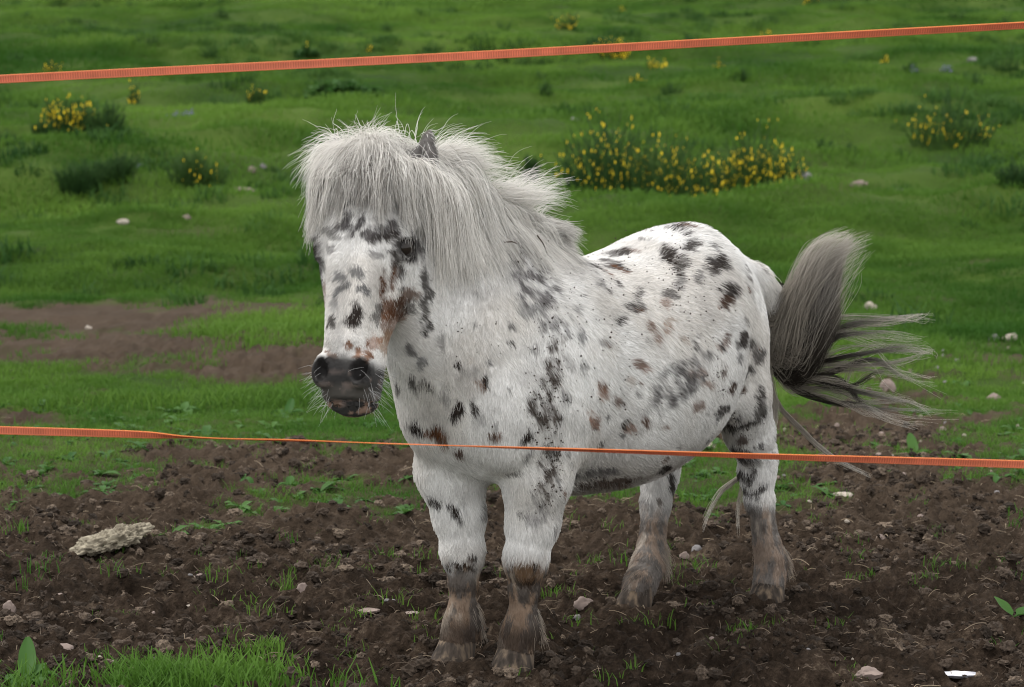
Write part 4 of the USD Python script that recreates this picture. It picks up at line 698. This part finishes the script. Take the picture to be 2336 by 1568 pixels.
LW = np.r_[np.linspace(.00085, .0008, 8), np.linspace(.00075, .00025, 6)]
def locks(rnd, n, k): return rnd.integers(0, k, n)
r1 = np.random.default_rng(31)
# forelock
n = 7000; lk = locks(r1, n, 150); lc = r1.uniform(-1, 1, (150, 2)); u0 = r1.uniform(-.045, .035, n); s0 = np.clip(lc[lk, 0] * .075 + r1.normal(0, .006, n), -.09, .09)
roots = snap(HO + u0[:, None] * HA + s0[:, None] * HS - .02 * HN); lkd = r1.normal(0, .32, (150, 3))
d0 = HN * .38 + np.array([0, 0, .05]) + HS[None] * (s0 / .075 * .40)[:, None] + HA * .40 + lkd[lk] + r1.normal(0, .10, (n, 3)); ly = .003 + .030 * (.55 * r1.uniform(0, 1, 150)[lk] + .45 * r1.uniform(0, 1, n))**1.3; Lf = (.145 + .050 * lc[lk, 1]) * r1.uniform(.55, 1.15, n) * (1 - .30 * np.exp(-((s0 - .010) / .022)**2)) - .010 * np.abs(s0 / .075)
fp = drape(roots, d0, Lf, ly, .55 * r1.uniform(.6, 1.3, n), steps=13, curl=.14, rnd=r1); fp = gather(fp, lk, 150, .72); fc = tone(n, r1, dirty=.30) * r1.uniform(.66, 1.12, 150)[lk][:, None]
fc = lerp(fc, np.array([.16, .145, .135]), (ss(.045, .0, np.abs(s0 - .012)) * (ly < .022)) * .75)
nw = 420; iw = r1.integers(0, n, nw); wl = drape(roots[iw], d0[iw] + r1.normal(0, .45, (nw, 3)) + [0, 0, .35], r1.uniform(.03, .095, nw), np.full(nw, .01), r1.uniform(.04, .2, nw), steps=13, curl=.16, rnd=r1)
nt = 2400; tk = r1.integers(0, 40, nt); ts = r1.uniform(-.09, .03, 40)[tk] + r1.normal(0, .006, nt); rt = snap(HO + r1.uniform(-.075, -.015, (nt, 1)) * HA + ts[:, None] * HS - .03 * HN)
td = np.array([0, 0, .75]) + HN * .45 - HS * .03 + r1.normal(0, .30, (40, 3))[tk] + r1.normal(0, .12, (nt, 3)); tf = gather(drape(rt, td, r1.uniform(.08, .17, nt), np.full(nt, .006), .26 * r1.uniform(.6, 1.3, nt), steps=13, curl=.14, rnd=r1), tk, 40, .5)
al, wl_ = np.concatenate([fp, wl, tf]), LW * np.r_[np.ones(n), np.full(nw, .7), np.ones(nt)][:, None]; ac = np.clip(np.r_[fc, tone(nw, r1, dirty=.05), tone(nt, r1, dirty=.10)], 0, .85); ok = clear_of_ears(al, .35)
mark(curves('forelock', L2P(al[ok]), wl_[ok], M_mane, pony, ac[ok]), None, None, None, 'stuff')
# hair falling over the side of the head behind the eye
nb = 2600; bk = r1.integers(0, 44, nb); bs = r1.uniform(.035, .085, 44)[bk] + r1.normal(0, .005, nb); rb = snap(HO + (r1.uniform(-.03, .012, 44)[bk] + r1.normal(0, .005, nb))[:, None] * HA + bs[:, None] * HS - r1.uniform(.05, .13, 44)[bk][:, None] * HN)
bd = HS * .75 + HN * .15 + np.array([0, 0, .05]) + r1.normal(0, .25, (44, 3))[bk] + r1.normal(0, .10, (nb, 3)); side_locks = gather(drape(rb, bd, r1.uniform(.17, .30, nb), .003 + .022 * r1.uniform(0, 1, nb), .55, (-.02, 0, 0), steps=13, curl=.12, rnd=r1), bk, 44, .65)
# mane
cr = np.array([hp(-.035, 0, -.06), hp(-.03, 0, -.10), (.60, -.055, 1.08), (.52, -.04, 1.07), (.42, -.02, 1.02), (.35, -.005, .95), (.29, 0, .92), (.25, 0, .90)]); cs = np.linspace(0, 1, len(cr)); crest = lambda q: np.stack([PchipInterpolator(cs, cr[:, k])(q) for k in range(3)], -1)
n = 13000; K = 260; lk = locks(r1, n, K); lt = np.sort(r1.uniform(0, 1, K)); lside = r1.uniform(0, 1, K); q = np.clip(lt[lk] + r1.normal(0, .012, n), 0, 1); lat = r1.normal(.004, .018, n); roots = snap(crest(q) + np.stack([0 * lat, lat, 0 * lat], 1)); left = np.where(lside[lk] < .78, 1., -1.)
lkd = r1.normal(0, .32, (K, 3)); back = ss(.25, .8, q); d0 = np.stack([-.15 - .55 * back, left * (.40 + .1 * (lat > 0)), .04 + .12 * back], 1) + lkd[lk] + r1.normal(0, .12, (n, 3))
Lm = (np.interp(q, [0, .15, .35, .55, .7, .82, 1], [.27, .32, .30, .25, .22, .12, .085])) * r1.uniform(.65, 1.1, n) * (1 + .12 * r1.normal(0, 1, K)[lk].clip(-1.5, 1.5)); ly = .003 + .020 * (.6 * r1.uniform(0, 1, K)[lk] + .4 * r1.uniform(0, 1, n))**1.3
Lm = Lm * np.where((q > .60) & (q < .71) & (left > 0) & (r1.uniform(0, 1, n) < .8), .38, 1); wt_ = np.where(q > .8, .12, .50) * r1.uniform(.8, 1.2, n)
mp = drape(roots, d0, Lm, ly, wt_, (-.045, 0, 0), steps=13, curl=.13, rnd=r1); mp = gather(mp, lk, K, .7); mc = tone(n, r1, dirty=.22) * r1.uniform(.66, 1.12, K)[lk][:, None]
ng = 1500; qg = r1.uniform(.25, .72, 26); kg = r1.integers(0, 26, ng); rg = snap(crest(np.clip(qg[kg] + r1.normal(0, .006, ng), 0, 1)) + np.array([0, .01, 0])); dg = np.array([-.75, .25, .62]) + r1.normal(0, .28, (26, 3))[kg] + r1.normal(0, .16, (ng, 3))
gp = drape(rg, dg, r1.uniform(.10, .19, ng), np.full(ng, .012), .07, (-.05, .01, 0), steps=13, curl=.10, rnd=r1)
al, wl_ = np.concatenate([mp, gp, side_locks]), LW * np.r_[np.ones(n), np.full(ng, .75), np.ones(nb)][:, None]; ac = np.clip(np.r_[mc, tone(ng, r1, dirty=.03), tone(nb, r1, dirty=.22)], 0, .85); ok = clear_of_ears(al, .35)
mark(curves('mane', L2P(al[ok]), wl_[ok], M_mane, pony, ac[ok]), None, None, None, 'stuff')
# tail, blown to the pony's left and upward
def tail_lock(path, n, r0, r1_, r2, root_c, tip_c, rnd, short=.25, wob=.017):
    """path: (px, py, distance) on the way of the lock; radii at root, middle, tip"""
    p = to_local(np.array([at(*q) for q in path])); s = np.linspace(0, 1, len(p)); k = 16; end = 1 - short * rnd.uniform(0, 1, n)**1.1; tt = np.linspace(0, 1, k)[None] * end[:, None]
    c = np.stack([PchipInterpolator(s, p[:, i])(tt) for i in range(3)], -1); off = rnd.normal(0, 1, (n, 3)); off /= np.maximum(1, np.linalg.norm(off, axis=1, keepdims=True) / 1.9); rad = np.interp(tt, [0, .5, 1], [r0, r1_, r2])
    ph = rnd.uniform(0, 6.28, (n, 1, 3)) * .4 + rnd.uniform(0, 6.28, 3); w = (np.sin(tt[..., None] * rnd.uniform(9, 12) + ph) * wob + np.cumsum(rnd.normal(0, .0008, (n, k, 3)), 1)) * tt[..., None]
    col = np.array(root_c)[None, None] * (1 - ss(.45, 1.05, tt))[..., None] + np.array(tip_c)[None, None] * ss(.45, 1.05, tt)[..., None]; return c + off[:, None] * rad[..., None] + w, np.clip(col * rnd.uniform(.65, 1.3, (n, 1, 1)), .004, .8)
r2 = np.random.default_rng(77); RD, MD, TP = (.030, .025, .020), (.24, .215, .18), (.46, .43, .385)
T = []
T.append(tail_lock([(1770, 676, 5.98), (1766, 770, 6.0), (1800, 810, 5.98), (1850, 740, 5.95), (1890, 640, 5.93), (1948, 548, 5.92)], 2600, .020, .022, .005, RD, TP, r2, .6))
T.append(tail_lock([(1772, 684, 5.98), (1768, 780, 6.0), (1815, 840, 5.98), (1865, 770, 5.95), (1895, 690, 5.93), (1925, 590, 5.92)], 1700, .020, .022, .006, RD, MD, r2, .6))
T.append(tail_lock([(1764, 672, 5.97), (1762, 750, 5.98), (1784, 750, 5.95), (1815, 670, 5.93), (1870, 590, 5.92), (1945, 546, 5.91)], 1200, .016, .026, .008, MD, TP, r2, .55))
T.append(tail_lock([(1770, 690, 5.98), (1768, 790, 6.0), (1812, 815, 5.98), (1862, 745, 5.95), (1892, 655, 5.93), (1945, 560, 5.92)], 420, .020, .038, .022, MD, TP, r2, .75, .026))
T.append(tail_lock([(1750, 690, 5.97), (1758, 780, 5.98), (1792, 790, 5.95), (1835, 700, 5.93), (1885, 610, 5.92), (1962, 538, 5.91)], 500, .018, .030, .010, MD, TP, r2, .55, .022))
for pth, nn in (([(1760, 760, 6.0), (1790, 840, 6.0), (1860, 800, 5.98), (1930, 762, 5.95), (2040, 748, 5.92), (2130, 738, 5.9)], 420), ([(1765, 770, 6.0), (1790, 850, 6.0), (1860, 815, 5.98), (1940, 780, 5.95), (2040, 762, 5.92), (2115, 756, 5.9)], 380),
                ([(1765, 770, 6.0), (1795, 850, 6.0), (1870, 830, 5.97), (1960, 815, 5.94), (2060, 796, 5.9), (2145, 806, 5.88)], 420), ([(1765, 780, 6.0), (1800, 860, 6.0), (1880, 860, 5.97), (1980, 845, 5.94), (2060, 852, 5.9), (2150, 880, 5.88)], 330),
                ([(1765, 780, 6.0), (1800, 870, 6.0), (1880, 880, 5.97), (1960, 890, 5.93), (2040, 920, 5.9), (2110, 935, 5.88)], 330), ([(1768, 790, 6.0), (1810, 878, 6.0), (1900, 890, 5.97), (1990, 910, 5.93), (2080, 932, 5.9), (2190, 934, 5.88)], 170),
                ([(1768, 790, 6.0), (1805, 880, 6.0), (1870, 905, 5.97), (1950, 940, 5.93), (2010, 945, 5.9), (2080, 975, 5.88)], 200), ([(1890, 880, 5.96), (1930, 880, 5.95), (1985, 850, 5.93), (2040, 836, 5.9), (2090, 842, 5.88)], 90)):
    pth = [pth[0], pth[1]] + [(a + r2.normal(0, 12), b + r2.normal(0, 10), c) for a, b, c in pth[2:]]; T.append(tail_lock(pth, int(nn * .22), .007, .0026, .0010, RD, TP, r2, .5, .010)); T.append(tail_lock([pth[0], pth[1]] + [(a - 10 + r2.normal(0, 22), b + r2.normal(0, 20), c + r2.normal(0, .03)) for a, b, c in pth[2:]], int(nn * .05) + 6, .008, .003, .0015, MD, TP, r2, .6, .016)); T.append(tail_lock([(a + r2.normal(0, 9), b + r2.normal(0, 9) + 6, c) for a, b, c in pth], int(nn * .12), .007, .004, .0025, MD, TP, r2, .6, .010))
T.append(tail_lock([(1742, 740, 5.97), (1740, 800, 5.93), (1752, 870, 5.93), (1765, 940, 5.93), (1758, 985, 5.93)], 420, .008, .007, .004, MD, TP, r2, .4, .003))
T.append(tail_lock([(1755, 880, 5.95), (1780, 930, 5.94), (1840, 990, 5.9), (1900, 1045, 5.88), (1990, 1092, 5.86)], 90, .004, .003, .0015, MD, TP, r2, .35, .004))
T.append(tail_lock([(1752, 930, 5.98), (1740, 1010, 6.0), (1690, 1085, 6.02), (1640, 1130, 6.02), (1600, 1210, 6.02)], 70, .004, .003, .0015, MD, TP, r2, .35, .004))
T.append(tail_lock([(1752, 930, 5.98), (1720, 1040, 6.02), (1690, 1120, 6.03), (1684, 1170, 6.03), (1682, 1230, 6.03)], 36, .004, .0025, .0015, MD, TP, r2, .4, .003))
tp_, tc_ = np.concatenate([q[0] for q in T]), np.concatenate([q[1] for q in T])
mark(curves('tail', L2P(tp_), np.r_[np.full(10, .0009), np.linspace(.0008, .00025, 6)], M_mane, pony, tc_), None, None, None, 'stuff')
# hair over the dock, whiskers, feathers at the fetlocks, lashes
r3 = np.random.default_rng(15)
n = 900; roots = snap(DOCK[0] + (DOCK[1] - DOCK[0]) * r3.uniform(-.5, .9, (n, 1)) + r3.normal(0, .03, (n, 3))); dk = drape(roots, (DOCK[1] - DOCK[0]) / np.linalg.norm(DOCK[1] - DOCK[0]) + r3.normal(0, .22, (n, 3)), r3.uniform(.02, .045, n), np.full(n, .003), .35, steps=6, rnd=r3)
mark(curves('dock_hair', L2P(dk), np.linspace(.001, .0004, 7), M_mane, pony, np.clip(tone(n, r3, dirty=.05), 0, .85)), None, None, None, 'stuff')
n = 150; roots = snap(HO + r3.uniform(.40, .485, (n, 1)) * HA + (r3.choice([-1, 1], n) * r3.uniform(.03, .07, n))[:, None] * HS + r3.uniform(-.11, -.02, (n, 1)) * HN); nn = grad(roots)
wk = drape(roots, nn + HA * .4 + r3.normal(0, .25, (n, 3)), r3.uniform(.02, .055, n), np.full(n, .001), .06, steps=6, curl=.03, rnd=r3)
mark(curves('whiskers', L2P(wk), np.linspace(.0006, .0002, 7), M_mane, pony, np.full((n, 3), .45)), None, None, None, 'stuff')
n = 1300; leg = r3.integers(0, 4, n); ct = np.array([LEGS[k][7][0] for k in ('lf', 'rf', 'lh', 'rh')]); aa = r3.normal(np.pi, .6, n); roots = snap(ct[leg] + np.stack([np.cos(aa) * .04, np.sin(aa) * .04, r3.uniform(-.012, .05, n)], 1)); ft = drape(roots, np.stack([np.cos(aa) * .35, np.sin(aa) * .35, np.full(n, -.8)], 1) + r3.normal(0, .15, (n, 3)), r3.uniform(.02, .05, n), np.full(n, .002), .30, steps=6, curl=.12, rnd=r3)
mark(curves('fetlock_feathers', L2P(ft), np.linspace(.0009, .0003, 7), M_mane, pony, np.clip(tone(n, r3, (.30, .25, .20), .5), 0, .85)), None, None, None, 'stuff')
# hooves
for k in ('lf', 'rf', 'lh', 'rh'):
    p = np.array(LEGS[k][-1][0]); w = .046 if k[1] == 'f' else .044; th = np.linspace(0, 2 * np.pi, 41)[:-1]; V = []; toe = {'lf': .18, 'rf': -.1, 'lh': .25, 'rh': -.35}[k]
    for zz, rr, fwd in ((.066, .80, -.012), (.056, .90, -.006), (.038, .96, .002), (.017, 1.06, .012), (-.012, 1.16, .022), (-.014, .6, .015)):
        rx = w * rr * (1 + .10 * np.cos(th)); c_, s_ = rx * np.cos(th) + fwd, w * rr * .96 * np.sin(th); heel = np.where(np.cos(th) < -.3, .012 * (zz / .06), 0); V.append(np.stack([p[0] + c_ * math.cos(toe) - s_ * math.sin(toe), p[1] + c_ * math.sin(toe) + s_ * math.cos(toe), zz - heel * (zz > 0)], 1))
    V = np.concatenate(V); q = []
    for a in range(5):
        for b in range(40): q.append([a * 40 + b, (a + 1) * 40 + b, (a + 1) * 40 + (b + 1) % 40, a * 40 + (b + 1) % 40])
    put('hoof', (L2P(V), np.array(q)[:, ::-1]), M_hoof, pony, smooth=60)
for sg in (1, -1):
    ex, es, en = EYE[sg]; s = trimesh.creation.icosphere(4, .0235); v = np.array(s.vertices) + hp(ex + .002, sg * .0865, en + .005); put('eye', (L2P(v), np.array(s.faces)), M_eye, pony, smooth=True)
# dried mud stuck in the coat
r4 = np.random.default_rng(8); mv, mf, o = [], [], 0
cl = [(1270, 700, 60, 90, 90), (1250, 900, 40, 110, 260), (1262, 1040, 26, 80, 130), (1210, 560, 70, 40, 60), (1420, 600, 90, 50, 60), (1545, 605, 30, 60, 110), (1560, 660, 60, 60, 50), (1640, 870, 16, 90, 60), (1600, 760, 60, 90, 50), (1450, 900, 140, 120, 70), (1380, 760, 110, 90, 50), (1700, 980, 40, 60, 40), (1100, 760, 110, 120, 26), (1250, 1110, 30, 50, 60), (1380, 1100, 80, 12, 40)]
for cx, cy, rx, ry, nn in cl:
    for _ in range(int(nn * .8)):
        p, nrm, Y = on_coat(cx + r4.normal(0, rx * .6), cy + r4.normal(0, ry * .6)); s = trimesh.creation.icosphere(0); v = np.array(s.vertices) * r4.uniform(.0006, .0019) * r4.uniform(.5, 1.6, 3); v += p + nrm * r4.uniform(.006, .010) + r4.normal(0, .004, 3) - nrm * nrm.dot([0, 0, 0]); mv.append(v); mf.append(np.array(s.faces) + o); o += len(v)
mark(put('mud_flecks', (L2P(np.vstack(mv)), np.vstack(mf)), M_fleck, pony), None, None, None, 'stuff')
for lab, px in (('dark twig caught in the mane above the shoulder', [(1226, 538), (1236, 556), (1248, 578)]), ('short dark twig stuck to the neck under the arch of mane', [(1150, 553), (1166, 554), (1178, 556)])):
    mid = on_coat(*px[1]); q = np.array([at(*a, to_world(mid[0])[1] - .03) for a in px]); d = q[-1] - q[0]; V, T_ = [], []
    for i_ in range(3):
        for a in range(5): V.append(q[i_] + .0018 * (1 - .25 * i_) * np.array([math.cos(a * 1.2566), 0, math.sin(a * 1.2566)]) + (0 if i_ != 1 else .002))
    for i_ in range(2):
        for a in range(5): T_.append([i_ * 5 + a, i_ * 5 + (a + 1) % 5, i_ * 5 + 5 + (a + 1) % 5, i_ * 5 + 5 + a])
    mark(put('twig', (np.array(V), np.array(T_)), M_twig), lab, 'twig')
